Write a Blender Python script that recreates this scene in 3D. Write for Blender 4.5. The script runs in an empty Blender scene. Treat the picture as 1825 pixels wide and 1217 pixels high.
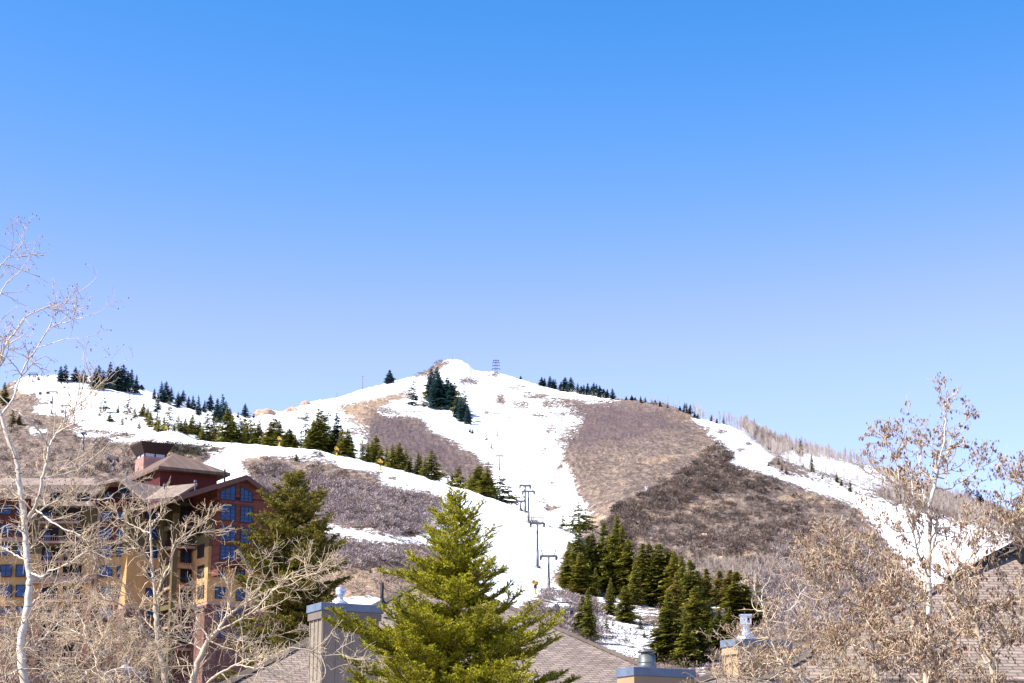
import bpy, math, random
import numpy as np
from mathutils import Vector, Matrix
R_ = math.radians
scene = bpy.context.scene
COL = scene.collection
random.seed(7)

# ------------------------------------------------------------------ camera, sky, sun, exposure
F = 3300.0; PITCH = R_(14.5); CZ = 10.0          # focal length in photo pixels, tilt, eye height
CP, SP = math.cos(PITCH), math.sin(PITCH)
cam = bpy.data.cameras.new('camera'); cam_o = bpy.data.objects.new('camera', cam); COL.objects.link(cam_o)
cam.sensor_width = 36.0; cam.lens = 36.0 * F / 1825.0
cam.clip_start = 0.5; cam.clip_end = 20000
cam_o.location = (0, 0, CZ); cam_o.rotation_euler = (R_(90) + PITCH, 0, 0)
scene.camera = cam_o

SUN_AZ, SUN_EL = R_(-112), R_(47)                # azimuth clockwise from +Y
w = bpy.data.worlds.new('World'); scene.world = w; w.use_nodes = True
nt = w.node_tree
sky = nt.nodes.new('ShaderNodeTexSky'); sky.sky_type = 'NISHITA'; sky.sun_disc = False
sky.sun_elevation = SUN_EL; sky.sun_rotation = SUN_AZ
sky.altitude = 2000; sky.air_density = 1.0; sky.dust_density = 0.6; sky.ozone_density = 4.0
bg = nt.nodes['Background']; bg.inputs['Strength'].default_value = 0.15
# the clear mountain sky: deep blue overhead, milky towards the horizon (red channel contrast of the sky light)
sp_ = nt.nodes.new('ShaderNodeSeparateColor'); cb_ = nt.nodes.new('ShaderNodeCombineColor')
nt.links.new(sky.outputs[0], sp_.inputs[0])
def wm(op, a, b):
    m = nt.nodes.new('ShaderNodeMath'); m.operation = op; m.inputs[2].default_value = .8
    for i, x in enumerate((a, b)):
        if isinstance(x, float): m.inputs[i].default_value = x
        else: nt.links.new(x, m.inputs[i])
    return m.outputs[0]
fr = wm('MULTIPLY', wm('MAXIMUM', wm('SMOOTH_MIN', wm('POWER', wm('MULTIPLY', sp_.outputs[0], 1 / 1.2), 3.4), 1.12), .12), 1.05)
nt.links.new(wm('MULTIPLY', sp_.outputs[0], fr), cb_.inputs[0])
nt.links.new(wm('MULTIPLY', wm('MULTIPLY', sp_.outputs[1], .91), wm('MINIMUM', wm('POWER', wm('MULTIPLY', sp_.outputs[1], 1 / 2.41), .47), 1.03)), cb_.inputs[1]); nt.links.new(sp_.outputs[2], cb_.inputs[2])
nt.links.new(cb_.outputs[0], bg.inputs['Color'])
sl = bpy.data.lights.new('sun', 'SUN'); sl.energy = 5.0; sl.angle = R_(0.5); sl.color = (1.0, 0.95, 0.86)
so = bpy.data.objects.new('sun', sl); COL.objects.link(so)
sd = Vector((math.sin(SUN_AZ) * math.cos(SUN_EL), math.cos(SUN_AZ) * math.cos(SUN_EL), math.sin(SUN_EL)))
so.rotation_euler = sd.to_track_quat('Z', 'Y').to_euler(); so.location = (0, 0, 80)
vs = scene.view_settings
vs.view_transform = 'Standard'; vs.look = 'None'; vs.gamma = 1; vs.use_curve_mapping = False; vs.exposure = 1.0
scene.render.engine = 'CYCLES'

# ------------------------------------------------------------------ helpers
def slope(v):
    y = (608.5 - np.asarray(v, float)) / F
    return (SP + y * CP) / (CP - y * SP)
def P_sY(u, s, Y):
    y = (s * CP - SP) / (CP + s * SP)
    x = (np.asarray(u, float) - 912.5) / F / (CP - y * SP) * Y
    return x, Y + 0 * x, CZ + s * Y
def at(u, v, Y):
    x, y, z = P_sY(u, slope(v), float(Y))
    return Vector((float(x), float(y), float(z)))
def proj(p):
    x, y, z = p[0], p[1], p[2] - CZ
    d = y * CP + z * SP; h = -y * SP + z * CP
    return 912.5 + F * x / d, 608.5 - F * h / d

def fbm(x, y, z=0.0, seed=0, octs=4, base=1.0):
    rs = np.random.RandomState(seed); out = 0; a = 1.0; f = base; tot = 0
    for o in range(octs):
        for k in range(3):
            th = rs.rand() * 6.283; ph = rs.rand(3) * 6.283
            dx, dy = math.cos(th), math.sin(th)
            out = out + a * np.sin((x * dx + y * dy) * f + ph[0] + 1.7 * np.sin((x * dy - y * dx) * f * .73 + ph[1]))
        tot += a * 3; a *= .5; f *= 2.07
    return out / tot * 2

def raw_mesh(name, V, faces_flat, counts, mats, midx=None, smooth=False):
    me = bpy.data.meshes.new(name)
    V = np.ascontiguousarray(V, np.float32).reshape(-1, 3)
    faces_flat = np.ascontiguousarray(faces_flat, np.int32); counts = np.ascontiguousarray(counts, np.int32)
    me.vertices.add(len(V)); me.vertices.foreach_set('co', V.ravel())
    me.loops.add(len(faces_flat)); me.loops.foreach_set('vertex_index', faces_flat)
    me.polygons.add(len(counts))
    st = np.zeros(len(counts), np.int32); st[1:] = np.cumsum(counts)[:-1]
    me.polygons.foreach_set('loop_start', st); me.polygons.foreach_set('loop_total', counts)
    for m in (mats if isinstance(mats, (list, tuple)) else [mats]): me.materials.append(m)
    if midx is not None: me.polygons.foreach_set('material_index', np.ascontiguousarray(midx, np.int32))
    me.polygons.foreach_set('use_smooth', np.full(len(counts), smooth, bool))
    me.update(calc_edges=True)
    return me
def attr(me, name, arr, kind='FLOAT'):
    a = me.attributes.new(name, kind, 'POINT')
    if kind == 'FLOAT': a.data.foreach_set('value', np.ascontiguousarray(arr, np.float32))
    else: a.data.foreach_set('color', np.ascontiguousarray(arr, np.float32).ravel())
def link(name, me, parent=None, loc=(0, 0, 0)):
    o = bpy.data.objects.new(name, me); COL.objects.link(o); o.location = loc
    if parent is not None: o.parent = parent
    return o
def tag(o, label=None, cat=None, group=None, kind=None):
    if label: o['label'] = label
    if cat: o['category'] = cat
    if group: o['group'] = group
    if kind: o['kind'] = kind
    return o
def empty(name, loc, label=None, cat=None, group=None):
    o = bpy.data.objects.new(name, None); COL.objects.link(o); o.location = loc; o.empty_display_size = .3
    return tag(o, label, cat, group)
def copy_tree(o, parent=None):
    c = o.copy(); COL.objects.link(c)
    if parent is not None: c.parent = parent
    for ch in list(o.children): copy_tree(ch, c)
    return c

class MB:
    """collects boxes, prisms, tubes into one mesh"""
    def __init__(s): s.V = []; s.F = []; s.M = []
    def add(s, vs_, fs, m=0):
        b = len(s.V); s.V += [tuple(v) for v in vs_]
        for f in fs: s.F.append([b + i for i in f]); s.M.append(m)
    def box(s, o, ax, ay, az, m=0):
        o, ax, ay, az = Vector(o), Vector(ax), Vector(ay), Vector(az)
        vs_ = [o, o + ax, o + ax + ay, o + ay]; vs_ += [v + az for v in vs_]
        fs = [(0, 3, 2, 1), (4, 5, 6, 7), (0, 1, 5, 4), (1, 2, 6, 5), (2, 3, 7, 6), (3, 0, 4, 7)]
        if ax.cross(ay).dot(az) < 0: fs = [f[::-1] for f in fs]
        s.add(vs_, fs, m)
    def prism(s, poly, ext, m=0):
        poly = [Vector(p) for p in poly]; ext = Vector(ext); n = len(poly)
        nrm = Vector((0, 0, 0))
        for i in range(n): nrm += poly[i].cross(poly[(i + 1) % n])
        if nrm.dot(ext) > 0: poly = poly[::-1]
        vs_ = poly + [p + ext for p in poly]
        fs = [tuple(range(n)), tuple(range(2 * n - 1, n - 1, -1))]
        fs += [(i, i + n, (i + 1) % n + n, (i + 1) % n) for i in range(n)]
        s.add(vs_, fs, m)
    def lathe(s, c, prof, k=20, m=0):
        c = Vector(c); vs_ = []
        for (r, z) in prof:
            for i in range(k):
                a = 6.28318 * i / k; vs_.append(c + Vector((r * math.cos(a), r * math.sin(a), z)))
        fs = []
        for j in range(len(prof) - 1):
            for i in range(k):
                fs.append((j * k + i, j * k + (i + 1) % k, (j + 1) * k + (i + 1) % k, (j + 1) * k + i))
        fs.append(tuple(range(k))[::-1]); fs.append(tuple((len(prof) - 1) * k + i for i in range(k)))
        s.add(vs_, fs, m)
    def tube(s, a, b, r0, r1=None, k=8, m=0):
        a, b = Vector(a), Vector(b); r1 = r0 if r1 is None else r1
        d = (b - a).normalized(); ref = Vector((0, 0, 1)) if abs(d.z) < .9 else Vector((1, 0, 0))
        x = d.cross(ref).normalized(); y = d.cross(x)
        vs_ = []
        for p, r in ((a, r0), (b, r1)):
            for i in range(k):
                t = 6.28318 * i / k; vs_.append(p + x * r * math.cos(t) + y * r * math.sin(t))
        fs = [(i, i + k, (i + 1) % k + k, (i + 1) % k) for i in range(k)]
        fs += [tuple(range(k)), tuple(range(2 * k - 1, k - 1, -1))]
        s.add(vs_, fs, m)
    def build(s, name, mats, parent=None, smooth=False, bevel=0):
        L = Vector((0, 0, 0)); q = parent
        while q is not None: L += Vector(q.location); q = q.parent
        V = np.array(s.V, float) - np.array(L)
        me = raw_mesh(name, V, np.concatenate([np.array(f) for f in s.F]), [len(f) for f in s.F], mats, s.M, smooth)
        o = link(name, me, parent)
        if bevel:
            b = o.modifiers.new('bevel', 'BEVEL'); b.width = bevel; b.segments = 2; b.limit_method = 'ANGLE'
        return o

# vectorised tubes for branches: P (N,M,3), R (N,M)
def tubes(P, R, k):
    N, M, _ = P.shape
    T = np.zeros_like(P); T[:, 1:-1] = P[:, 2:] - P[:, :-2]; T[:, 0] = P[:, 1] - P[:, 0]; T[:, -1] = P[:, -1] - P[:, -2]
    T /= np.linalg.norm(T, axis=2, keepdims=True) + 1e-9
    D = P[:, -1] - P[:, 0]; D /= np.linalg.norm(D, axis=1, keepdims=True) + 1e-9
    ref = np.where(np.abs(D[:, 2:3]) < .8, np.array([[0, 0, 1.]]), np.array([[1., 0, 0]]))[:, None, :]
    X = np.cross(T, ref); X /= np.linalg.norm(X, axis=2, keepdims=True) + 1e-9
    Yv = np.cross(T, X)
    a = np.arange(k) * 2 * np.pi / k
    V = P[:, :, None, :] + R[:, :, None, None] * (X[:, :, None, :] * np.cos(a)[None, None, :, None] + Yv[:, :, None, :] * np.sin(a)[None, None, :, None])
    idx = np.arange(N * M * k).reshape(N, M, k)
    i0 = idx[:, :-1, :]; i1 = idx[:, 1:, :]
    Fq = np.stack([i0, i1, np.roll(i1, -1, 2), np.roll(i0, -1, 2)], -1).reshape(-1, 4)
    return V.reshape(-1, 3), Fq
def merge_quads(parts):
    Vs, Fs, b = [], [], 0
    for V, Fq in parts:
        Vs.append(V); Fs.append(Fq + b); b += len(V)
    return np.concatenate(Vs), np.concatenate(Fs)
def rnd_dirs(rs, n):
    v = rs.normal(size=(n, 3)); return v / np.linalg.norm(v, axis=1, keepdims=True)
def unit(v): return v / (np.linalg.norm(v, axis=-1, keepdims=True) + 1e-9)

# ------------------------------------------------------------------ materials
def ramp(nt, src, stops):
    r = nt.nodes.new('ShaderNodeValToRGB'); cr = r.color_ramp
    cr.elements[0].position = stops[0][0]; cr.elements[0].color = (*stops[0][1], 1)
    cr.elements[1].position = stops[-1][0]; cr.elements[1].color = (*stops[-1][1], 1)
    for p, c in stops[1:-1]:
        e = cr.elements.new(p); e.color = (*c, 1)
    nt.links.new(src, r.inputs[0]); return r.outputs[0]
def noise(nt, scale, detail=4, vec=None, rough=.6, dist=0):
    n = nt.nodes.new('ShaderNodeTexNoise'); n.inputs['Scale'].default_value = scale
    n.inputs['Detail'].default_value = detail; n.inputs['Roughness'].default_value = rough; n.inputs['Distortion'].default_value = dist
    if vec is not None: nt.links.new(vec, n.inputs['Vector'])
    return n.outputs[0]
def coords(nt, kind='Object', scale=(1, 1, 1), rot=(0, 0, 0)):
    t = nt.nodes.new('ShaderNodeTexCoord'); m = nt.nodes.new('ShaderNodeMapping')
    m.inputs['Scale'].default_value = scale; m.inputs['Rotation'].default_value = rot
    nt.links.new(t.outputs[kind], m.inputs['Vector']); return m.outputs[0]
def math_n(nt, op, a, b=None, clamp=False):
    m = nt.nodes.new('ShaderNodeMath'); m.operation = op; m.use_clamp = clamp
    for i, x in enumerate((a, b)):
        if x is None: continue
        if isinstance(x, (int, float)): m.inputs[i].default_value = x
        else: nt.links.new(x, m.inputs[i])
    return m.outputs[0]
def mixc(nt, f, a, b, mode='MIX'):
    m = nt.nodes.new('ShaderNodeMix'); m.data_type = 'RGBA'; m.blend_type = mode
    for i, x in ((0, f), (6, a), (7, b)):
        if isinstance(x, (int, float)): m.inputs[i].default_value = x
        elif isinstance(x, tuple): m.inputs[i].default_value = (*x, 1)
        else: nt.links.new(x, m.inputs[i])
    return m.outputs[2]
def geta(nt, name):
    a = nt.nodes.new('ShaderNodeAttribute'); a.attribute_name = name; return a
def newmat(name, rough=.8, spec=.3):
    m = bpy.data.materials.new(name); m.use_nodes = True
    b = m.node_tree.nodes['Principled BSDF']; b.inputs['Roughness'].default_value = rough
    b.inputs['Specular IOR Level'].default_value = spec
    return m, m.node_tree, b
def plain(name, col, rough=.7, spec=.3, var=.18, scale=3, metal=0, bump=0):
    m, t, b = newmat(name, rough, spec); c = coords(t)
    n = noise(t, scale, 5, c)
    lo = tuple(x * (1 - var) for x in col); hi = tuple(min(1, x * (1 + var)) for x in col)
    t.links.new(ramp(t, n, [(.3, lo), (.7, hi)]), b.inputs['Base Color']); b.inputs['Metallic'].default_value = metal
    if bump:
        bp = t.nodes.new('ShaderNodeBump'); bp.inputs['Strength'].default_value = bump; bp.inputs['Distance'].default_value = .02
        t.links.new(noise(t, scale * 6, 4, c), bp.inputs['Height']); t.links.new(bp.outputs[0], b.inputs['Normal'])
    return m
def leafmat(name, c0, c1, transl=.3, scale=2.0, objvar=.25, c2=None, hue=.06):
    m = bpy.data.materials.new(name); m.use_nodes = True; t = m.node_tree
    b = t.nodes['Principled BSDF']; b.inputs['Roughness'].default_value = .65; b.inputs['Specular IOR Level'].default_value = .2
    n = noise(t, scale, 3, coords(t)); g = geta(t, 'var')
    f = math_n(t, 'ADD', math_n(t, 'MULTIPLY', n, .5), math_n(t, 'MULTIPLY', g.outputs['Fac'], .5))
    st = [(.25, c0), (.75, c1)] if c2 is None else [(.2, c0), (.55, c1), (.85, c2)]
    col = ramp(t, f, st)
    oi = t.nodes.new('ShaderNodeObjectInfo')
    h = t.nodes.new('ShaderNodeHueSaturation')
    t.links.new(math_n(t, 'ADD', math_n(t, 'MULTIPLY', oi.outputs['Random'], 2 * objvar), 1 - objvar), h.inputs['Value'])
    t.links.new(math_n(t, 'ADD', math_n(t, 'MULTIPLY', oi.outputs['Random'], -hue), .5 + hue / 2), h.inputs['Hue'])
    t.links.new(col, h.inputs['Color']); t.links.new(h.outputs[0], b.inputs['Base Color'])
    tr = t.nodes.new('ShaderNodeBsdfTranslucent'); t.links.new(h.outputs[0], tr.inputs['Color'])
    mx = t.nodes.new('ShaderNodeMixShader'); mx.inputs[0].default_value = transl
    t.links.new(b.outputs[0], mx.inputs[1]); t.links.new(tr.outputs[0], mx.inputs[2])
    t.links.new(mx.outputs[0], t.nodes['Material Output'].inputs['Surface'])
    return m
# ------------------------------------------------------------------ terrain: one sheet from the valley floor to behind the ridges
def tab(rows):
    a = np.array(rows, float); return a[:, 0], a[:, 1:]
K4 = tab([(-900, 1040, 420), (0, 1040, 400), (300, 1040, 390), (650, 1060, 340), (960, 1052, 430), (1200, 1115, 400), (1500, 1060, 470), (1825, 1060, 480), (2800, 1080, 480)])
K5 = tab([(-900, 870, 560), (0, 850, 560), (200, 830, 600), (300, 783, 640), (350, 788, 650), (430, 791, 650), (500, 795, 640), (560, 799, 630), (640, 818, 610), (700, 833, 600), (760, 850, 590),
          (810, 868, 580), (880, 892, 570), (930, 911, 560), (1000, 944, 540), (1030, 956, 530), (1100, 985, 530), (1200, 990, 560), (1500, 950, 650), (1825, 1000, 620), (2800, 1040, 600)])
K8 = tab([(-900, 790, 830), (0, 765, 830), (200, 750, 850), (300, 745, 900), (450, 765, 960), (650, 765, 1020), (800, 765, 1080), (960, 800, 980), (1200, 860, 850), (1350, 835, 950), (1500, 880, 950), (1825, 960, 850), (2800, 1000, 800)])
K9Y = tab([(-900, 1000), (0, 1040), (300, 1000), (440, 1150), (600, 1350), (800, 1500), (960, 1400), (1200, 1200), (1300, 1150), (1400, 1250), (1560, 1300), (1825, 1150), (2800, 1100)])
SKY = tab([(-900, 800), (-300, 745), (-100, 718), (0, 703), (25, 690), (50, 681), (100, 679), (160, 683), (200, 690), (240, 701), (280, 713), (330, 724), (400, 737), (440, 744), (455, 743), (465, 736), (480, 731), (492, 734), (520, 729), (545, 720),
           (600, 708), (650, 694), (700, 681), (735, 672), (755, 664), (770, 654), (785, 647), (800, 642), (820, 643), (835, 651), (845, 661), (860, 664), (880, 663), (900, 666), (930, 675), (960, 685), (1000, 697), (1050, 706), (1100, 712),
           (1130, 714), (1180, 722), (1210, 732), (1235, 742), (1260, 748), (1300, 758), (1330, 766), (1350, 781), (1375, 793), (1400, 798), (1460, 808), (1520, 823), (1600, 845), (1700, 878), (1760, 895), (1825, 925), (1900, 950), (2200, 1010), (2800, 1080)])
def sm(u, t, col=0, k=0):
    y = np.interp(u, t[0], t[1][:, col])
    return y
us = np.unique(np.concatenate([np.arange(-900, -60, 20), np.arange(-60, 1890, 2.0), np.arange(1890, 2800, 20)]))
def smooth_u(y, width):
    out = np.zeros_like(y); offs = np.linspace(-width, width, 9)
    for o in offs: out += np.interp(us + o, us, y)
    return out / 9
v4, y4 = smooth_u(sm(us, K4), 30), smooth_u(sm(us, K4, 1), 40)
v5, y5 = smooth_u(sm(us, K5), 8), smooth_u(sm(us, K5, 1), 40)
v8, y8 = smooth_u(sm(us, K8), 30), smooth_u(sm(us, K8, 1), 40)
v9, y9 = smooth_u(sm(us, SKY), 3), smooth_u(sm(us, K9Y), 40)
dip = np.interp(us, [300, 380, 990, 1110], [0, 1, 1, 0])
kS, kY = [], []
def knot(s, Y): kS.append(np.broadcast_to(s, us.shape).astype(float)); kY.append(np.broadcast_to(Y, us.shape).astype(float))
knot((3 - CZ) / 3., 3.); knot((3.5 - CZ) / 60., 60.); knot((9 - CZ) / 150., 150.)
knot(slope(1245), 262.); knot(slope(v4), y4); knot(slope(v5), y5)
t1, t2 = .22, .5
v6 = dip * (v5 + 22) + (1 - dip) * (v5 + (v8 - v5) * t1); v7 = dip * (v5 + 14) + (1 - dip) * (v5 + (v8 - v5) * t2)
y6 = y5 + (y8 - y5) * t1; y7 = y5 + (y8 - y5) * t2
knot(slope(v6), y6); knot(slope(v7), y7); knot(slope(v8), y8); knot(slope(v9), y9)
knot(slope(v9 + 40), y9 + 220); knot(slope(v9 + 160), y9 + 1500)
NK = len(kS); rowsn = [6, 8, 12, 70, 100, 14, 10, 50, 90, 16, 6]
kS, kY = np.array(kS), np.array(kY)
def hermite(K):
    d = np.diff(K, axis=0); m = np.zeros_like(K)
    m[1:-1] = np.where(d[:-1] * d[1:] > 0, 2 * d[:-1] * d[1:] / (d[:-1] + d[1:] + 1e-12), 0); m[0] = d[0]; m[-1] = d[-1]
    out = []
    for i, n in enumerate(rowsn):
        t = (np.arange(n) / n)[:, None]
        h00 = 2 * t**3 - 3 * t**2 + 1; h10 = t**3 - 2 * t**2 + t; h01 = -2 * t**3 + 3 * t**2; h11 = t**3 - t**2
        out.append(h00 * K[i] + h10 * m[i] + h01 * K[i + 1] + h11 * m[i + 1])
    out.append(K[-1:]); return np.concatenate(out)
def linr(K):
    out = []
    for i, n in enumerate(rowsn):
        t = (np.arange(n) / n)[:, None]; out.append(K[i] * (1 - t) + K[i + 1] * t)
    out.append(K[-1:]); return np.concatenate(out)
GY = linr(kY)
GZr = linr(kS * kY)                                # heights, straight between the knots, gently rounded below
for _ in range(6): GZr[1:-1] = .25 * GZr[:-2] + .5 * GZr[1:-1] + .25 * GZr[2:]
isk = sum(rowsn[:9]); 
for _ in range(0): pass
GS = GZr / GY
US = np.broadcast_to(us, GS.shape)
X, Y, Z = P_sY(US, GS, GY)
amp = np.clip((GY - 200) / 600, 0, 1)
Z = Z + amp * (1.3 * fbm(X, Y, seed=3, octs=5, base=.035) + .35 * fbm(X, Y, seed=4, octs=3, base=.5))
Z = Z + np.clip((GY - 640) / 200, 0, 1) * 5.0 * fbm(X, Y, seed=9, octs=3, base=.008) * np.clip((y9 - GY) / 300, 0, 1)
PU, PV = proj((X, Y, Z))
NR, NC = Z.shape
def first_visible():
    m = np.minimum.accumulate(PV[20:], axis=0)
    return PV[20:] <= m + .01
def hit(u, v):
    """nearest point of the ground seen at photo pixel (u, v)"""
    j = int(np.argmin(np.abs(us - u)))
    for _ in range(2):
        col = PV[12:, j]; k = np.argmax(col <= v)
        if col[k] > v: k = isk - 12
        j2 = int(np.clip(j + round((u - PU[12 + k, j]) / 2.0), 0, NC - 1)); j = j2
    k += 12
    return Vector((X[k, j], Y[k, j], Z[k, j]))
def ground(u, Yq):
    j = int(np.argmin(np.abs(us - u))); z = np.interp(Yq, GY[:, j], Z[:, j]); x = np.interp(Yq, GY[:, j], X[:, j])
    return Vector((x, Yq, z))
def crestY(u): return float(np.interp(u, us, y5))
def skyY(u): return float(np.interp(u, us, y9))

def sdist(poly, x, y):
    """signed distance, positive inside"""
    p = np.array(poly, float); x = x.astype(np.float32); y = y.astype(np.float32)
    d = np.full(x.shape, 1e9, np.float32); ins = np.zeros(x.shape, bool)
    for i in range(len(p)):
        a, b = p[i], p[(i + 1) % len(p)]; e = b - a
        t = np.clip(((x - a[0]) * e[0] + (y - a[1]) * e[1]) / (e @ e + 1e-9), 0, 1)
        d = np.minimum(d, (x - a[0] - t * e[0])**2 + (y - a[1] - t * e[1])**2)
        c = ((a[1] > y) != (b[1] > y)) & (x < e[0] * (y - a[1]) / (e[1] if e[1] else 1e-9) + a[0]); ins ^= c
    return np.where(ins, 1, -1) * np.sqrt(d)
def field(polys, pad=40, far=-60.):
    out = np.full(PU.shape, far, np.float32)
    for p in polys:
        a = np.array(p, float); lo = a.min(0) - pad; hi = a.max(0) + pad
        m = (PU > lo[0]) & (PU < hi[0]) & (PV > lo[1]) & (PV < hi[1])
        out[m] = np.maximum(out[m], sdist(p, PU[m], PV[m]))
    return out
def ell(cx, cy, rx, ry, n=12): return [(cx + rx * math.cos(i * 6.283 / n), cy + ry * math.sin(i * 6.283 / n)) for i in range(n)]
A1 = [(240, 770), (300, 770), (430, 778), (560, 786), (640, 805), (700, 820), (760, 836), (810, 854), (880, 878), (930, 898), (1000, 932), (1034, 950), (1036, 958), (1014, 975), (1002, 1000), (988, 1025), (980, 1045), (965, 1062), (930, 1078), (880, 1100),
      (855, 1075), (830, 1010), (800, 985), (735, 969), (680, 965), (600, 952), (550, 944), (550, 931), (600, 938), (680, 955), (735, 957), (760, 950), (775, 920), (790, 905), (788, 893), (766, 875), (717, 872), (684, 864), (669, 846), (645, 838), (609, 833), (597, 818), (549, 815),
      (539, 805), (493, 805), (459, 811), (425, 818), (440, 850), (300, 890), (345, 850), (372, 822), (385, 803), (415, 797), (300, 788), (240, 782)]
B1 = [(25, 690), (40, 670), (160, 666), (250, 690), (330, 712), (440, 735), (470, 760), (450, 800), (300, 790), (240, 776), (175, 766), (150, 765), (125, 748), (100, 737), (62, 734), (75, 715), (60, 700), (40, 700)]
M1 = [(430, 750), (440, 733), (480, 718), (545, 702), (650, 677), (740, 656), (768, 668), (778, 662), (790, 652), (792, 626), (845, 632), (930, 656), (1000, 680), (1050, 695), (1100, 709), (1100, 713), (1050, 717), (1000, 706), (977, 709), (990, 724), (1012, 735), (1024, 752),
      (1010, 770), (990, 785), (1002, 803), (1004, 825), (1016, 851), (1026, 880), (1040, 895), (1052, 914), (1042, 935), (1024, 960), (930, 925), (880, 905), (879, 832), (857, 825), (847, 810), (818, 789), (785, 774), (765, 760), (744, 740), (722, 738),
      (700, 733), (684, 727), (700, 716), (725, 714), (710, 705), (729, 698), (640, 713), (587, 727), (613, 729), (611, 738), (629, 757), (620, 773), (650, 775), (646, 790), (637, 825), (430, 810)]
R1 = [(1233, 748), (1238, 735), (1331, 758), (1352, 785), (1360, 797), (1376, 812), (1370, 830), (1389, 844), (1432, 851), (1482, 864), (1533, 880), (1568, 893), (1603, 902), (1632, 910), (1697, 929), (1728, 936), (1780, 950), (1860, 975), (2000, 1010), (2000, 1100), (1690, 1062),
      (1640, 1045), (1603, 997), (1585, 972), (1560, 941), (1535, 910), (1515, 899), (1495, 889), (1472, 881), (1432, 867), (1382, 853), (1356, 841), (1311, 832), (1301, 821), (1312, 808), (1281, 786), (1263, 765)]
R2 = [(1385, 802), (1400, 800), (1460, 810), (1540, 832), (1600, 850), (1590, 868), (1530, 862), (1480, 845), (1432, 834), (1400, 818)]
R3 = [(1440, 845), (1500, 862), (1560, 880), (1530, 878), (1480, 860)]
small = [[(982, 1045), (1023, 1051), (1029, 1062), (994, 1060), (979, 1052)], [(973, 1070), (1009, 1066), (1035, 1083), (1020, 1093), (979, 1090)],
         [(1058, 1098), (1067, 1090), (1102, 1100), (1126, 1110), (1176, 1113), (1176, 1150), (1132, 1158), (1079, 1157), (1058, 1142)],
         [(1060, 1060), (1097, 1066), (1120, 1071), (1160, 1083), (1182, 1096), (1138, 1093), (1076, 1086)], [(1262, 1060), (1306, 1063), (1306, 1086), (1270, 1082)],
         [(1228, 1172), (1262, 1184), (1256, 1196), (1230, 1190)], [(1100, 1160), (1145, 1160), (1145, 1173), (1110, 1170)], [(560, 1080), (590, 1068), (640, 1064), (700, 1067), (745, 1075), (720, 1092), (660, 1104), (600, 1098)],
         [(130, 767), (197, 774), (190, 780), (140, 778)], [(200, 779), (245, 783), (230, 788), (198, 786)], [(55, 764), (82, 766), (80, 771), (55, 771)], [(560, 909), (587, 916), (575, 920)],
         [(545, 958), (590, 962), (640, 969), (690, 984), (706, 996), (680, 985), (630, 972), (585, 966)], [(1150, 870), (1152, 871), (1151, 872)], [(1040, 1180), (1100, 1190), (1060, 1200)]]
holes = [ell(834, 679, 19, 5), ell(880, 668, 11, 4), ell(893, 712, 9, 15), ell(923, 690, 15, 4), ell(955, 706, 24, 5), ell(928, 720, 16, 7), ell(867, 734, 9, 5), ell(970, 804, 5, 8), ell(999, 832, 5, 6), ell(980, 720, 14, 10),
         ell(978, 906, 7, 6), ell(970, 893, 5, 3), ell(752, 810, 4, 3), ell(700, 852, 4, 2), ell(720, 869, 5, 2), ell(1100, 1142, 16, 5), ell(1083, 1103, 9, 3), ell(1143, 1125, 12, 3), ell(560, 812, 16, 3), ell(1308, 832, 12, 2), ell(1318, 801, 7, 2),
         ell(660, 841, 18, 3), ell(1770, 962, 14, 4), ell(1600, 943, 10, 3), ell(540, 745, 14, 3), ell(960, 740, 12, 4), ell(985, 765, 10, 8), ell(945, 760, 5, 2), ell(1000, 742, 9, 5), ell(905, 745, 4, 2), ell(990, 905, 10, 3), ell(955, 930, 6, 2), ell(985, 860, 4, 3), ell(940, 830, 3, 2), ell(875, 690, 6, 2),
         ell(760, 800, 8, 2), ell(1285, 770, 8, 2), ell(1330, 790, 7, 2), ell(80, 720, 8, 2), ell(200, 752, 6, 2), ell(350, 770, 8, 2), [(738, 672), (765, 654), (785, 642), (803, 638), (800, 650), (788, 656), (776, 668), (760, 672)], [(592, 728), (640, 715), (728, 700), (740, 704), (700, 716), (672, 734), (654, 768), (640, 765), (628, 752), (614, 733)]]
f_snow = np.maximum(field([A1, B1, M1, R1, R2, R3]), field(small))
for h in holes:
    a = np.array(h); lo = a.min(0) - 20; hi = a.max(0) + 20
    m = (PU > lo[0]) & (PU < hi[0]) & (PV > lo[1]) & (PV < hi[1])
    f_snow[m] = np.minimum(f_snow[m], -sdist(h, PU[m], PV[m]))
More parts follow.
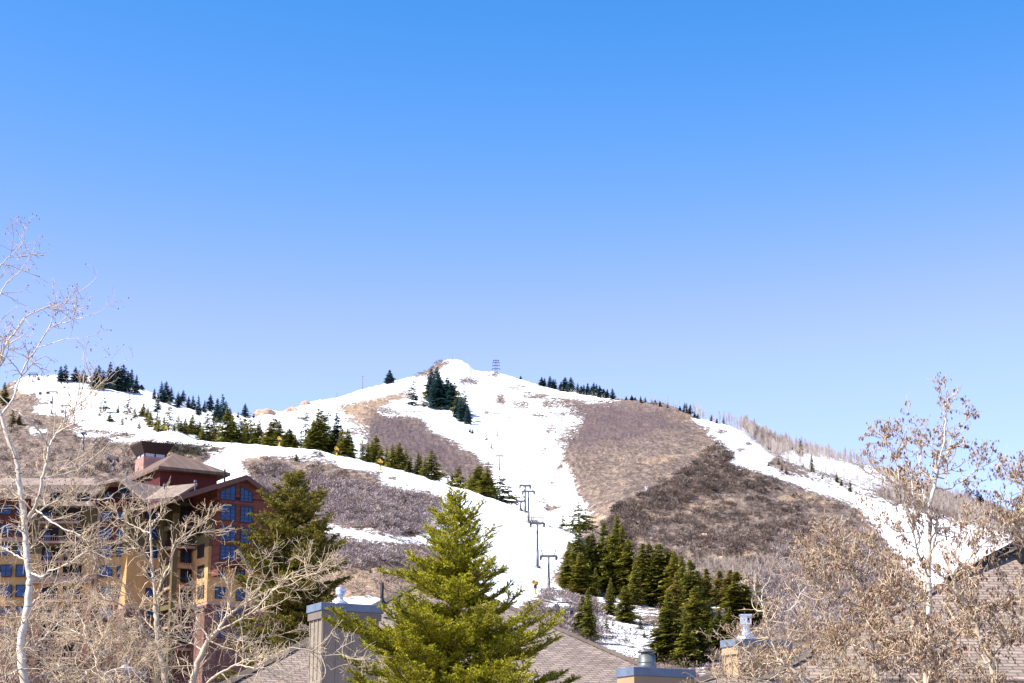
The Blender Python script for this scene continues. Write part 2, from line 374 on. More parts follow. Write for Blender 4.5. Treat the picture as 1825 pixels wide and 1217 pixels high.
# on the crest's far side and behind the skyline the snow simply goes on
patch = 6.5 + 13 * np.clip(field([[(975, 705), (1000, 712), (1045, 735), (1030, 790), (990, 800), (975, 760)], ell(1000, 1065, 40, 20), ell(720, 730, 50, 12), ell(1560, 850, 40, 20), ell(640, 765, 20, 30), ell(1110, 1110, 70, 50)]) / 8 + .6, 0, 1)
tanp = [[(587, 727), (640, 713), (729, 698), (770, 700), (725, 712), (690, 720), (668, 738), (655, 772), (640, 770), (625, 755), (612, 738)], ell(455, 817, 28, 8), ell(318, 815, 34, 12), [(520, 985), (640, 980), (740, 1000), (760, 1060), (700, 1080), (520, 1075)],
        [(1130, 824), (1180, 815), (1230, 805), (1272, 788), (1264, 803), (1220, 815), (1170, 828)], ell(1085, 905, 32, 5), ell(1250, 905, 60, 7), ell(1300, 890, 40, 4), ell(1060, 925, 22, 10), ell(1120, 812, 30, 2), ell(1425, 885, 45, 7), ell(1470, 897, 35, 8),
        ell(1010, 1040, 26, 8), ell(700, 935, 50, 4), ell(590, 935, 40, 5), ell(1210, 745, 30, 12), ell(1180, 770, 40, 5), ell(670, 868, 22, 8), ell(1330, 990, 80, 6), ell(1150, 925, 12, 5), ell(40, 700, 20, 6), ell(720, 960, 40, 5), ell(1150, 1180, 60, 15), ell(775, 885, 12, 10)]
darkp = [[(650, 745), (690, 733), (740, 742), (790, 780), (850, 815), (868, 840), (830, 850), (760, 815), (690, 800), (655, 790)], [(1005, 715), (1100, 716), (1230, 742), (1215, 765), (1150, 790), (1090, 795), (1040, 800), (1010, 792), (1030, 750)], [(570, 905), (620, 905), (600, 925)]]
f_tan = field(tanp, 30, -30.); f_dark = field(darkp, 30, -30.)
# small humps and gullies where the ground is bare
mask = np.clip(-f_snow / 8, 0, 1) * np.clip((GY - 250) / 200, 0, 1)
Z = Z + mask * (1.1 * fbm(X, Y, seed=21, octs=4, base=.11) + .5 * fbm(X, Y, seed=22, octs=3, base=.6))
PU, PV = proj((X, Y, Z))
idx = np.arange(NR * NC).reshape(NR, NC)
Fq = np.stack([idx[:-1, :-1], idx[:-1, 1:], idx[1:, 1:], idx[1:, :-1]], -1).reshape(-1, 4)

def terrain_mat():
    m, t, b = newmat('hillside', .9, .15)
    c = coords(t)
    n1 = noise(t, .045, 6, c, .7); n2 = noise(t, .35, 4, c, .75); n3 = noise(t, 1.3, 3, c, .7); nb = noise(t, .012, 3, c)
    # snow cover: surveyed distance to the edge of the snow, broken up by noise
    e = geta(t, 'snow_edge').outputs['Fac']; pa = geta(t, 'patchy').outputs['Fac']
    n4 = noise(t, .8, 3, c, .7); nn = math_n(t, 'ADD', math_n(t, 'ADD', math_n(t, 'MULTIPLY', math_n(t, 'SUBTRACT', n1, .5), 5.0), math_n(t, 'MULTIPLY', math_n(t, 'SUBTRACT', n2, .5), 6.0)), math_n(t, 'MULTIPLY', math_n(t, 'SUBTRACT', n4, .5), 5.0))
    s = math_n(t, 'ADD', e, math_n(t, 'MULTIPLY', nn, pa))
    # stray bare specks in the snow
    sp = ramp(t, noise(t, .22, 3, c, .6), [(.64, (0, 0, 0)), (.70, (1, 1, 1))])
    s2 = math_n(t, 'SUBTRACT', s, math_n(t, 'MULTIPLY', sp, 14))
    sf = math_n(t, 'ADD', math_n(t, 'MULTIPLY', s2, .9), .5, True)
    # bare ground
    brush = ramp(t, math_n(t, 'ADD', math_n(t, 'MULTIPLY', n2, .6), math_n(t, 'MULTIPLY', n3, .4)), [(.38, (.06, .042, .034)), (.5, (.165, .122, .098)), (.60, (.33, .25, .19))])
    grass = ramp(t, math_n(t, 'ADD', math_n(t, 'MULTIPLY', n2, .5), math_n(t, 'MULTIPLY', n3, .5)), [(.38, (.16, .10, .06)), (.5, (.34, .235, .15)), (.62, (.56, .43, .30))])
    dark = ramp(t, n3, [(.38, (.05, .034, .037)), (.62, (.165, .117, .12))])
    ft = math_n(t, 'ADD', math_n(t, 'MULTIPLY', geta(t, 'tan_edge').outputs['Fac'], .16), math_n(t, 'MULTIPLY', math_n(t, 'SUBTRACT', n1, .5), 3.5))
    ft = math_n(t, 'ADD', ft, .22, True)
    fg = ramp(t, math_n(t, 'ADD', math_n(t, 'MULTIPLY', n1, .6), math_n(t, 'MULTIPLY', nb, .4)), [(.54, (0, 0, 0)), (.64, (.35, .35, .35))])
    ft = math_n(t, 'MAXIMUM', ft, math_n(t, 'MULTIPLY', fg, 1.0))
    fd = math_n(t, 'ADD', math_n(t, 'MULTIPLY', geta(t, 'dark_edge').outputs['Fac'], .032), math_n(t, 'MULTIPLY', math_n(t, 'SUBTRACT', n1, .5), 3.2))
    fd = math_n(t, 'ADD', fd, .45, True)
    g = mixc(t, math_n(t, 'MULTIPLY', ft, .8), brush, grass); g = mixc(t, math_n(t, 'MULTIPLY', fd, .8), g, dark)
    snow = ramp(t, n2, [(.3, (.80, .80, .82)), (.7, (.9, .9, .9))])
    t.links.new(mixc(t, sf, g, snow), b.inputs['Base Color'])
    bp = t.nodes.new('ShaderNodeBump'); bp.inputs['Strength'].default_value = .7; bp.inputs['Distance'].default_value = 1.0
    hb = math_n(t, 'MULTIPLY', math_n(t, 'ADD', n2, math_n(t, 'MULTIPLY', n3, .4)), math_n(t, 'SUBTRACT', 1.1, sf))
    t.links.new(hb, bp.inputs['Height']); t.links.new(bp.outputs[0], b.inputs['Normal'])
    return m
me = raw_mesh('mountain', np.stack([X, Y, Z], -1).reshape(-1, 3), Fq.ravel(), np.full(len(Fq), 4), terrain_mat(), smooth=True)
for nm, a in (('snow_edge', f_snow), ('patchy', patch), ('tan_edge', f_tan), ('dark_edge', f_dark)): attr(me, nm, a.ravel())
tag(link('mountain', me), kind='structure')
def snow_at(u, v):
    j = int(np.argmin(np.abs(us - u))); k = 12 + int(np.argmax(PV[12:, j] <= v)); return f_snow[k, j]
# ------------------------------------------------------------------ conifers on the hills
def conifer_mesh(name, seed, mat, whorls=22, per=9, leaf=5, power=.8, skirt=.06, fill=1.0, wob=.25, droop=.28):
    rs = np.random.RandomState(seed)
    hs_ = skirt + (1 - skirt) * (np.arange(whorls) + rs.rand(whorls) * .6) / whorls
    h = np.repeat(hs_, per); N = len(h)
    h = h + rs.normal(size=N) * .012; h = np.clip(h, skirt * .6, .985)
    lob = 1 + wob * np.sin(h * 23 + rs.rand() * 6) * .5
    az = rs.rand(N) * 6.283
    L = .5 * np.clip(1 - h, 0.02, 1)**power * (1 - .45 * np.clip((.22 - h) / .22, 0, 1)) * (1 - wob + 2 * wob * rs.rand(N)) * lob + .012
    L = L * (rs.rand(N) < fill) + 1e-3
    d = np.stack([np.cos(az), np.sin(az), np.zeros(N)], 1)
    pitch = np.where(h > .8, .5, .12) - .25 * rs.rand(N)
    side = np.stack([-d[:, 1], d[:, 0], np.zeros(N)], 1)
    tt = np.linspace(.12, .95, leaf)[None, :]
    asp = 2.6                                                            # height : width
    def pt(t): 
        q = d[:, None, :] * (L[:, None, None] * t[..., None])
        z = h[:, None] + (L[:, None] * (pitch[:, None] * t - droop * 1.2 * t * t + .12 * t**3)) / asp
        q = q.copy(); q[..., 2] = z; return q
    base = pt(np.broadcast_to(tt, (N, leaf)))
    V = []
    for sgn in (-1, 1):
        ln = (L[:, None] * (.62 * (1.1 - tt)) * (.6 + .8 * rs.rand(N, leaf)))[..., None] + .012
        tip = base + side[:, None, :] * sgn * ln * .8 + d[:, None, :] * ln * .6
        tip[..., 2] += -(ln[..., 0]) * (.1 + .5 * rs.rand(N, leaf)) / asp + .01 * rs.normal(size=(N, leaf))
        wv = d[:, None, :] * (L[:, None, None] * .5 / leaf + .006); 
        a = base - wv; b = base + wv; a = a.copy(); b = b.copy(); a[..., 2] += .006 * rs.normal(size=(N, leaf)); 
        V.append(np.stack([a, b, tip], 2))
    a = pt(np.full((N, 1), .55)); b = a.copy(); tp = pt(np.full((N, 1), 1.05)); o = side[:, None, :] * (L[:, None, None] * .16 + .004)
    V.append(np.stack([a - o, b + o, tp], 2))
    V = np.concatenate([v.reshape(-1, 3, 3) for v in V]); var = np.concatenate([np.repeat(rs.rand(N), leaf)] * 2 + [rs.rand(N)])
    nT = len(V); F_ = np.arange(nT * 3)
    # leading shoot
    V = V.reshape(-1, 3)
    me = raw_mesh(name, V, F_, np.full(nT, 3), mat)
    attr(me, 'var', np.repeat(var, 3))
    return me
m_blue = leafmat('spruce_haze_blue', (.012, .038, .046), (.032, .075, .082), .3, 3, .3, (.06, .11, .10))  # bluish tint of distant haze put into the needle colour
m_green = leafmat('spruce_green', (.05, .06, .01), (.215, .21, .032), .3, 3, .32, (.42, .38, .07), .03)
m_olive = leafmat('spruce_olive', (.07, .072, .012), (.22, .205, .03), .3, 3, .35, (.40, .35, .07))
m_bark = plain('bark_dark', (.11, .08, .06), .9)
trunk_me = None
def trunk_mesh():
    m = MB(); m.tube((0, 0, -.12), (0, 0, .93), .016, .004, 6)
    me = raw_mesh('trunk', np.array(m.V), np.concatenate([np.array(f) for f in m.F]), [len(f) for f in m.F], m_bark); return me
trunk_me = trunk_mesh()
CM = {}
for k, mt in (('b', m_blue), ('g', m_green), ('o', m_olive)):
    CM[k] = [conifer_mesh('crown', 10 + i, mt, 20 + i, 9 + (i % 3), 4, .75 + .12 * (i % 3), .05, .95, .25 + .06 * (i % 2)) for i in range(5)]
    CM[k + 's'] = [conifer_mesh('crown', 40 + i, mt, 17, 6, 4, .7, .10, .7, .45) for i in range(3)]
    CM[k + 'l'] = [conifer_mesh('crown', 60 + i, mt, 30, 12, 6, .6 + .09 * i, .03, .93, .38) for i in range(4)]
ORD = ['', 'second ', 'third ', 'fourth ', 'fifth ', 'sixth ', 'seventh ', 'eighth ', 'ninth ', 'tenth ', 'eleventh ', 'twelfth ', 'thirteenth ', 'fourteenth ', 'fifteenth ', 'sixteenth ', 'seventeenth ', 'eighteenth ', 'nineteenth ', 'twentieth ']
rst = random.Random(5)
def forest(place, group, trees, kind='b', mode='hit', off=40, look='dark green spruce', cat='spruce tree', name='spruce_tree', wf=.42):
    trees = sorted(trees)
    n = len(trees)
    for i, t in enumerate(trees):
        u, vt, vb = t[:3]; kk = t[3] if len(t) > 3 else kind; wfac = t[4] if len(t) > 4 else wf
        if mode == 'hit': b = hit(u, vb)
        elif mode == 'back':
            b = ground(u, crestY(u) + off + rst.uniform(-15, 15))
        elif mode == 'ridge': b = ground(u, skyY(u) + off)
        top = at(u, vt, b.y); h = max(top.z - b.z, 1.5) * rst.uniform(.9, 1.14)
        wpx = (vb - vt) * wfac * rst.uniform(.75, 1.35); wd = wpx / F * b.y * (1.75 if mode == 'back' else 1.5)
        size = 'tall ' if (vb - vt) > 1.25 * np.median([q[2] - q[1] for q in trees]) else ('small ' if (vb - vt) < .75 * np.median([q[2] - q[1] for q in trees]) else '')
        o_ = 'leftmost' if i == 0 else ('rightmost' if i == n - 1 else (ORD[i] + 'from the left' if i < (n + 1) // 2 else (ORD[n - 1 - i] + 'from the right')))
        if n == 1: o_ = ''
        r = empty(name, b - Vector((0, 0, .3)), (size + look + ' ' + place + (', ' + o_ if o_ else '')).strip(), cat, group)
        r.rotation_euler = (rst.uniform(-.05, .05), rst.uniform(-.05, .05), rst.uniform(0, 6.28))
        c = link('crown', rst.choice(CM[kk]), r); q = link('trunk', trunk_me, r)
        r.scale = (wd, wd, h)
G_RIDGE = 'spruces along the left ridge'
forest('at left end of the left ridge crest', G_RIDGE, [(109, 652, 681), (117, 645, 680), (134, 652, 682), (140, 660, 682), (149, 653, 683)])
forest('in the thick clump atop the left ridge', G_RIDGE, [(169, 658, 694), (174, 651, 695), (184, 656, 692), (193, 647, 691), (199, 660, 694), (205, 649, 695), (211, 655, 697), (217, 650, 697), (226, 658, 698), (233, 659, 697), (242, 665, 701)], wf=.46)
forest('right of the thick ridge clump', G_RIDGE, [(253, 684, 701), (275, 688, 712), (280, 702, 735), (288, 681, 715), (297, 680, 718), (303, 688, 716), (316, 700, 727), (321, 702, 722), (327, 693, 720), (337, 706, 727), (344, 704, 730)])
forest('descending the left ridge towards the saddle', G_RIDGE, [(354, 707, 740), (364, 711, 735), (374, 700, 733), (388, 712, 753), (396, 706, 749), (403, 716, 750), (409, 724, 745), (425, 732, 745), (436, 720, 744), (453, 734, 745)])
forest('standing alone on the left snowfield', 'spruces scattered on the left snowfield', [(169, 695, 706, 'gs'), (185, 704, 734, 'os'), (210, 718, 736, 'o'), (228, 703, 738, 'gs'), (240, 722, 746, 'o'), (253, 716, 743, 'g'), (262, 722, 752, 'o')], look='greyish green spruce')
forest('at the foot of the left snowfield', 'spruces at the foot of the left snowfield', [(268, 729, 762), (277, 733, 768, 'o'), (283, 742, 770, 'g'), (301, 714, 771, 'gs'), (330, 743, 774, 'o'), (337, 746, 774, 'o'), (350, 748, 776, 'gs'), (310, 752, 768, 'g'), (322, 750, 770)], 'g', look='green spruce')
forest('sprinkled low on the left snowfield', 'spruces sprinkled low on the left snowfield', [(178, 722, 742, 'gs'), (196, 735, 752, 'o'), (218, 742, 757, 'gs'), (247, 748, 764, 'o'), (292, 742, 768, 'o'), (318, 735, 768, 'gs'), (343, 740, 772, 'g'), (357, 752, 778, 'o')], 'g', look='olive spruce', wf=.5)
forest('filling gaps behind the snow road crest', 'spruces in a row behind the snow road crest', [(372, 755, 785, 'o'), (390, 742, 786, 'g'), (410, 745, 790, 'g'), (433, 738, 792, 'g'), (447, 736, 795, 'gs'), (458, 745, 797, 'g'), (471, 756, 797, 'gs'), (520, 766, 800, 'g'), (555, 752, 803, 'g'), (581, 745, 806, 'g'), (597, 756, 808, 'g'), (620, 770, 815, 'o'), (662, 786, 824, 'g'), (706, 796, 836, 'g'), (750, 812, 848, 'g')], 'g', 'back', 60, 'mid green spruce')
forest('at far left edge behind aspen limbs', 'spruces at the far left', [(7, 678, 722), (-8, 690, 730), (22, 729, 760), (34, 735, 757)], 'g')
forest('in the row lining the upper snow road', 'spruces in a row behind the snow road crest', [(368, 733, 782), (376, 748, 782), (383, 744, 784, 'o'), (396, 758, 786, 'o'), (405, 730, 788), (415, 739, 792), (421, 752, 790), (427, 744, 792), (434, 762, 793, 'o'), (439, 753, 794), (446, 760, 793), (453, 742, 796, 'gs'), (462, 750, 796, 'gs')], 'g', 'back', 45, 'green spruce')
forest('beside the leftmost yellow snow gun', 'spruces in a row behind the snow road crest', [(482, 756, 798, 'o', .6), (488, 747, 798, 'o', .7), (497, 752, 799, 'o', .6), (508, 765, 799, 'g'), (514, 759, 800, 'g', .6), (526, 772, 800, 'o')], 'g', 'back', 30, 'bushy olive green spruce')
forest('in the dense clump left of second snow gun', 'spruces in a row behind the snow road crest', [(536, 764, 801, 'os'), (545, 723, 800, 'bs', .26), (550, 765, 803, 'o'), (560, 742, 803), (567, 729, 804), (575, 728, 805), (585, 732, 806, 'bs'), (592, 768, 808, 'o'), (601, 742, 808, 'b'), (609, 765, 812, 'o'), (617, 763, 814, 'g', .55), (625, 778, 816, 'o')], 'g', 'back', 30, 'green spruce')
forest('in the row right of third snow gun', 'spruces in a row behind the snow road crest', [(647, 783, 820), (656, 790, 822, 'o'), (668, 777, 825, 'g', .55), (678, 795, 828, 'o'), (690, 797, 830), (700, 791, 834, 'g'), (711, 790, 838, 'o'), (722, 796, 842, 'g', .5), (731, 812, 842, 'o'), (745, 804, 846, 'o'), (758, 812, 850, 'o'), (768, 797, 855, 'o', .55)], 'g', 'back', 25, 'olive spruce')
forest('near lower end of the snow road crest', 'spruces in a row behind the snow road crest', [(799, 846, 866), (807, 838, 868, 'o'), (817, 833, 872, 'o', .5), (838, 844, 876), (848, 832, 882, 'g', .6), (858, 828, 884, 'g', .6), (866, 834, 888, 'g'), (876, 852, 892, 'o'), (893, 838, 900, 'os', .62)], 'o', 'back', 20, 'yellowish green spruce')
forest('beside the clump below the summit', 'spruces below the summit', [(738, 681, 723, 'bs'), (757, 690, 724, 'gs'), (694, 655, 684, 'b', .65)], look='lone spruce')
forest('in the dark clump below the snowy summit', 'spruces below the summit', [(771, 652, 694), (779, 658, 700), (768, 674, 712), (774, 672, 728), (780, 668, 731), (786, 666, 727), (793, 670, 726), (799, 678, 728), (805, 676, 730), (810, 684, 732)], wf=.5)
forest('on the slope right of the dark clump', 'spruces below the summit', [(813, 710, 745), (817, 690, 738, 'gs'), (821, 708, 752), (824, 695, 742, 'bs'), (828, 704, 752), (834, 715, 757), (837, 758, 771), (842, 762, 774)], wf=.4)
forest('standing in the middle of main ski run', 'small trees on the main ski run', [(867, 768, 785, 'gs'), (876, 786, 801, 'gs'), (870, 816, 832, 'gs')], look='tiny spruce')
forest('on the skyline right of the summit', 'spruces on the skyline right of the summit', [(929, 668, 676), (966, 669, 688), (971, 672, 689), (980, 670, 691), (986, 676, 692), (991, 675, 693), (999, 678, 695), (1005, 670, 697), (1012, 679, 696), (1018, 674, 698), (1030, 681, 700)], wf=.55)
forest('on the skyline above the purple slope', 'spruces on the skyline right of the summit', [(1036, 686, 702), (1040, 683, 702), (1047, 680, 704), (1053, 686, 704), (1058, 681, 705), (1064, 684, 706), (1069, 686, 708), (1075, 690, 709), (1081, 692, 710), (1091, 693, 712), (1115, 704, 713), (1125, 703, 715), (1132, 706, 715)], wf=.55)
forest('on the right shoulder of the skyline', 'spruces on the skyline right of the summit', [(1142, 704, 718), (1149, 706, 717), (1162, 710, 720), (1168, 711, 722), (1175, 712, 724), (1190, 716, 728, 'gs'), (1212, 722, 733), (1220, 715, 736), (1224, 719, 736), (1229, 720, 738), (1238, 732, 746), (1245, 733, 747), (1268, 737, 752)], wf=.45)
forest('among pale aspens on the right skyline', 'small conifers on the right slope', [(1279, 744, 756), (1290, 739, 756, 'g', .25), (1328, 745, 766), (1341, 747, 768, 'b', .3), (1366, 775, 790), (1404, 786, 800, 'b', .25), (1412, 787, 802), (1426, 783, 814, 'g', .4), (1438, 787, 806, 'b', .3), (1515, 812, 824, 'b', .35)], wf=.35)
forest('on the right snow slope', 'small conifers on the right slope', [(1369, 822, 832), (1387, 815, 828, 'gs'), (1393, 825, 841), (1401, 829, 845), (1431, 824, 833), (1447, 810, 842, 'g', .3), (1466, 846, 854), (1491, 840, 860, 'g', .3), (1500, 853, 866), (1508, 860, 872, 'gs'), (1516, 854, 878, 'g', .35)], 'g', wf=.4)
forest('at right skyline behind the tall bare aspen', 'small conifers on the right slope', [(1724, 869, 886, 'b'), (1731, 875, 890, 'g'), (1743, 870, 896), (1750, 878, 898)], wf=.5)
GG = 'spruces of the grove below the ski run'
forest('alone at the foot of main ski run', GG, [(1001, 909, 942, 'gs'), (1021, 905, 950, 'os'), (1032, 890, 952, 'os', .55), (1044, 908, 948, 'gs')], look='thin spruce', wf=.6)
forest('in back rank of the big grove', GG, [(1016, 962, 1040, 'gl'), (1028, 948, 1052, 'ol'), (1045, 944, 1045, 'gl'), (1060, 947, 1050, 'ol'), (1075, 938, 1055, 'gl'), (1090, 948, 1058, 'ol'), (1103, 930, 1062, 'gl'), (1115, 945, 1066, 'gl'), (1128, 958, 1070, 'ol')], 'gl', look='tall deep green spruce', wf=.37)
forest('in the right half of the big grove', GG, [(1143, 955, 1076, 'gl'), (1157, 960, 1078, 'ol'), (1167, 975, 1080, 'gl'), (1178, 972, 1080, 'gl'), (1192, 972, 1082, 'ol'), (1207, 978, 1086, 'gl'), (1220, 985, 1090, 'gl'), (1233, 990, 1100, 'gl')], 'gl', look='tall deep green spruce', wf=.37)
forest('in front rank of the big grove', GG, [(1008, 990, 1048, 'gl'), (1035, 990, 1058, 'gl'), (1060, 1014, 1062, 'gl'), (1085, 1020, 1096, 'gl', .34), (1117, 1033, 1110, 'gl', .36), (1130, 995, 1078, 'gl'), (1165, 1000, 1079, 'ol', .25)], 'gl', look='dark green spruce', wf=.42)
forest('in the lower right grove', GG, [(1185, 1085, 1178, 'gl'), (1200, 1060, 1182, 'gl'), (1205, 1022, 1120, 'ol'), (1222, 1075, 1180, 'gl'), (1240, 1038, 1150, 'gl'), (1228, 1100, 1190, 'gl'), (1262, 1062, 1150, 'ol'), (1280, 1080, 1160, 'gl'), (1300, 1075, 1155, 'ol'), (1250, 1110, 1180, 'ol')], 'gl', look='dark green spruce', wf=.42)
forest('at right edge of the grove below aspens', GG, [(1246, 1020, 1085, 'ol'), (1261, 1008, 1075, 'ol'), (1284, 1020, 1080, 'ol'), (1300, 1018, 1090, 'ol'), (1318, 1010, 1110, 'ol', .5), (1332, 1030, 1110, 'ol'), (1352, 1025, 1105, 'os')], 'ol', look='olive green spruce', wf=.42)
forest('in the scrub left of the snow patches', GG, [(1041, 1066, 1130, 'gl'), (1051, 1050, 1145, 'gl', .36), (1066, 1110, 1120, 'gs')], 'gl', look='dark spruce', wf=.45)
forest('dotting the lower snow patches', GG, [(1083, 1102, 1127, 'g'), (1093, 1107, 1118, 'o'), (1143, 1098, 1122, 'g'), (1148, 1120, 1138, 'o'), (1143, 1155, 1192, 'o', .4), (1108, 1036, 1048, 'g')], 'g', look='little spruce', wf=.38)
forest('dotting the brushy near hill', 'small conifers on the near hill', [(528, 805, 821, 'g'), (557, 838, 856, 'g'), (724, 824, 842, 'gs'), (458, 832, 846, 'g'), (658, 867, 882, 'o', .7), (722, 886, 906, 'o', .7), (570, 801, 812, 'gs'), (679, 1010, 1022, 'o', .6), (660, 1014, 1022, 'g'), (612, 838, 848, 'gs')], 'g', look='short green conifer', cat='conifer', name='conifer', wf=.5)

# ------------------------------------------------------------------ scrub, aspen woods
def clumps(name, label, mat, n_, zone, size, per, seed, snow_max=-2, vis=True, kindw='bush', ztop=1.0, spread=1.0):
    """many little twiggy bushes standing on the slope, one mesh"""
    rs = np.random.RandomState(seed)
    r0 = sum(rowsn[:3]); rows = np.arange(r0, isk + 1)
    PVr = PV[rows]; m = np.minimum.accumulate(PVr, axis=0); ok = (PVr <= m + 1.0)
    dv = np.abs(np.gradient(PVr, axis=0)); wgt = dv * ok * (f_snow[rows] < snow_max + 3 * rs.normal(size=PVr.shape)) * (PU[rows] > -80) * (PU[rows] < 1920)
    if zone is not None:
        z = field(zone, 10, -60)[rows]; wgt = wgt * np.clip((z + 6) / 12, 0, 1)
    wgt = wgt / wgt.sum(); pick = rs.choice(wgt.size, n_, p=wgt.ravel()); ri, ci = np.unravel_index(pick, wgt.shape); ri = rows[ri]
    C = np.stack([X[ri, ci], Y[ri, ci], Z[ri, ci]], 1); C[:, :2] += rs.normal(size=(n_, 2)) * 1.5
    S = size[0] + (size[1] - size[0]) * rs.rand(n_)**1.6
    if kindw == 'bush':
        d = rnd_dirs(rs, n_ * per).reshape(n_, per, 3); d[..., 2] = np.abs(d[..., 2]) * .9 + .1
        rr = (.55 + .45 * rs.rand(n_, per, 1)); c = C[:, None, :] + d * S[:, None, None] * rr * np.array([spread, spread, ztop])
        s = S[:, None, None] * .075
        a = c + rs.normal(size=c.shape) * s * .5; b = c + rs.normal(size=c.shape) * s * .5
        tip = C[:, None, :] * .45 + c * .55 + rs.normal(size=c.shape) * s * 1.2
        T = np.stack([a, b, tip], 2)
    else:
        T = []
        az = rs.rand(n_, per) * 6.283; t0 = .25 + .6 * rs.rand(n_, per); L = S[:, None] * .42 * (1.15 - t0) * (.6 + .6 * rs.rand(n_, per))
        b0 = np.repeat(C[:, None, :], per, 1); b0[..., 2] += t0 * S[:, None]
        tip = b0 + np.stack([np.cos(az) * L * .6, np.sin(az) * L * .6, L], -1)
        wv = np.stack([-np.sin(az), np.cos(az), 0 * az], -1) * (.0055 * S)[:, None, None]
        T = np.stack([b0 - wv, b0 + wv, tip], 2)
        tw = np.zeros((n_, 3, 3, 3)); lean = rs.normal(size=(n_, 2)) * .04
        for k in range(3):
            a = k * 2.094; o = np.array([math.cos(a), math.sin(a), 0]) * .014; o2 = np.array([math.cos(a + 2.094), math.sin(a + 2.094), 0]) * .014
            top = C.copy(); top[:, 2] += S; top[:, :2] += lean * S[:, None]
            tw[:, k, 0] = C + o * S[:, None]; tw[:, k, 1] = C + o2 * S[:, None]; tw[:, k, 2] = top
        T = np.concatenate([T, tw], 1); per = per + 3
    T = T.reshape(-1, 3, 3); me = raw_mesh(name, T.reshape(-1, 3), np.arange(len(T) * 3), np.full(len(T), 3), mat)
    attr(me, 'var', np.repeat(np.clip(.5 + .25 * rs.normal(size=n_), 0, 1), per * 3))
    return tag(link(name, me), label, name.replace('_', ' '), kind='stuff')
m_scrub = leafmat('scrub', (.085, .058, .05), (.19, .135, .115), .1, .05, 0, (.34, .26, .20), 0)
m_oak = leafmat('oak_twigs', (.19, .145, .14), (.33, .265, .25), .1, .05, 0, (.46, .38, .35), 0)
m_dk = leafmat('dark_twigs', (.06, .043, .034), (.165, .122, .098), .1, .05, 0, (.29, .215, .17), 0)
m_asp = leafmat('aspen_twigs', (.42, .34, .28), (.60, .51, .43), .2, .05, 0, (.75, .67, .58), 0)
m_sage = leafmat('sage', (.035, .035, .022), (.07, .07, .04), .1, .05, 0)
clumps('scrub', 'low leafless brown scrub covering the bare slopes of the mountain', m_scrub, 21000, None, (.7, 2.1), 26, 1)
clumps('gambel_oak', 'pale grey leafless oak thicket on the near hill below the snow road', m_oak, 1900, [[(470, 830), (560, 850), (780, 890), (790, 950), (700, 950), (560, 925), (450, 880)], [(560, 955), (700, 985), (720, 1000), (600, 1015), (545, 985)], [(985, 1050), (1060, 1080), (1050, 1140), (960, 1120)]], (1.2, 3.0), 110, 2, ztop=.8)
clumps('dark_thicket', 'dark leafless thicket running diagonally across the right slope', m_dk, 520, [[(1070, 945), (1105, 905), (1190, 862), (1270, 805), (1335, 845), (1400, 868), (1330, 880), (1250, 880), (1180, 920), (1120, 965)]], (1.5, 4.4), 170, 3, ztop=.9)
clumps('lower_thicket', 'scattered dark bushes below the tan streak on the right slope', m_dk, 300, [[(1150, 930), (1350, 880), (1500, 900), (1500, 980), (1200, 1000)], [(1060, 930), (1120, 960), (1160, 1000), (1100, 960)]], (1.2, 3.8), 150, 43, ztop=.9)
clumps('aspen_grove', 'dense pale aspen grove bulging above the right skyline', m_asp, 230, [[(1325, 764), (1400, 785), (1405, 800), (1345, 785)]], (6, 11.5), 110, 44, 60, kindw='asp')
clumps('evergreen_shrubs', 'dark evergreen shrubs beside the right snow run', m_sage, 90, [[(1265, 785), (1290, 785), (1312, 808), (1300, 825), (1280, 820)], [(1340, 845), (1370, 850), (1365, 870), (1345, 868)], [(500, 800), (580, 805), (570, 820)], [(280, 795), (370, 790), (380, 810), (300, 820)]], (1.5, 3.4), 90, 4, ztop=.9)
clumps('slope_bushes', 'scattered dark rounded bushes on the lower right slope', m_dk, 260, [[(1110, 900), (1560, 900), (1540, 1010), (1180, 1010)], [(440, 800), (640, 840), (600, 880), (450, 850)], [(0, 740), (340, 800), (300, 850), (0, 850)]], (1.5, 3.6), 120, 5)
clumps('aspen_wood', 'pale leafless aspen wood along the right skyline', m_asp, 620, [[(1236, 742), (1300, 754), (1345, 775), (1375, 795), (1420, 798), (1560, 830), (1560, 836), (1400, 806), (1370, 806), (1330, 770)], [(1330, 770), (1400, 790), (1420, 810), (1380, 815)]], (4.5, 10), 90, 6, 60, kindw='asp')
clumps('aspen_slope', 'thin pale aspens dotted over the right snow slope', m_asp, 420, [[(1375, 820), (1420, 815), (1600, 860), (1640, 900), (1560, 885), (1440, 850)], [(1180, 716), (1230, 735), (1200, 745), (1130, 730)]], (4, 8), 26, 7, 60, kindw='asp')
clumps('aspen_hillside', 'beige leafless aspen hillside behind the tall bare aspen', m_asp, 1700, [[(1560, 835), (1700, 885), (1830, 935), (1900, 960), (1840, 965), (1700, 925), (1600, 895)]], (4, 8), 50, 8, 60, kindw='asp')
clumps('aspen_thicket', 'faint pale band of low leafless aspens above the right end of the grove', m_asp, 420, [[(1235, 1005), (1330, 998), (1420, 1000), (1430, 1022), (1340, 1030), (1260, 1028)]], (1.8, 3.6), 46, 18, 60, kindw='asp')
clumps('brown_brushwood', 'brown leafless brushwood on the slope behind the right roofs', m_oak, 900, [[(1400, 960), (1560, 950), (1620, 1040), (1600, 1130), (1400, 1120), (1330, 1050)]], (1.5, 3.5), 90, 9)
clumps('aspen_saplings', 'bare aspen saplings among the ridge spruces right of the summit', m_asp, 90, [[(985, 690), (1060, 703), (1090, 712), (1060, 712), (1000, 700)], [(790, 640), (845, 655), (840, 664), (800, 650)]], (3, 6), 26, 10, 90, kindw='asp')
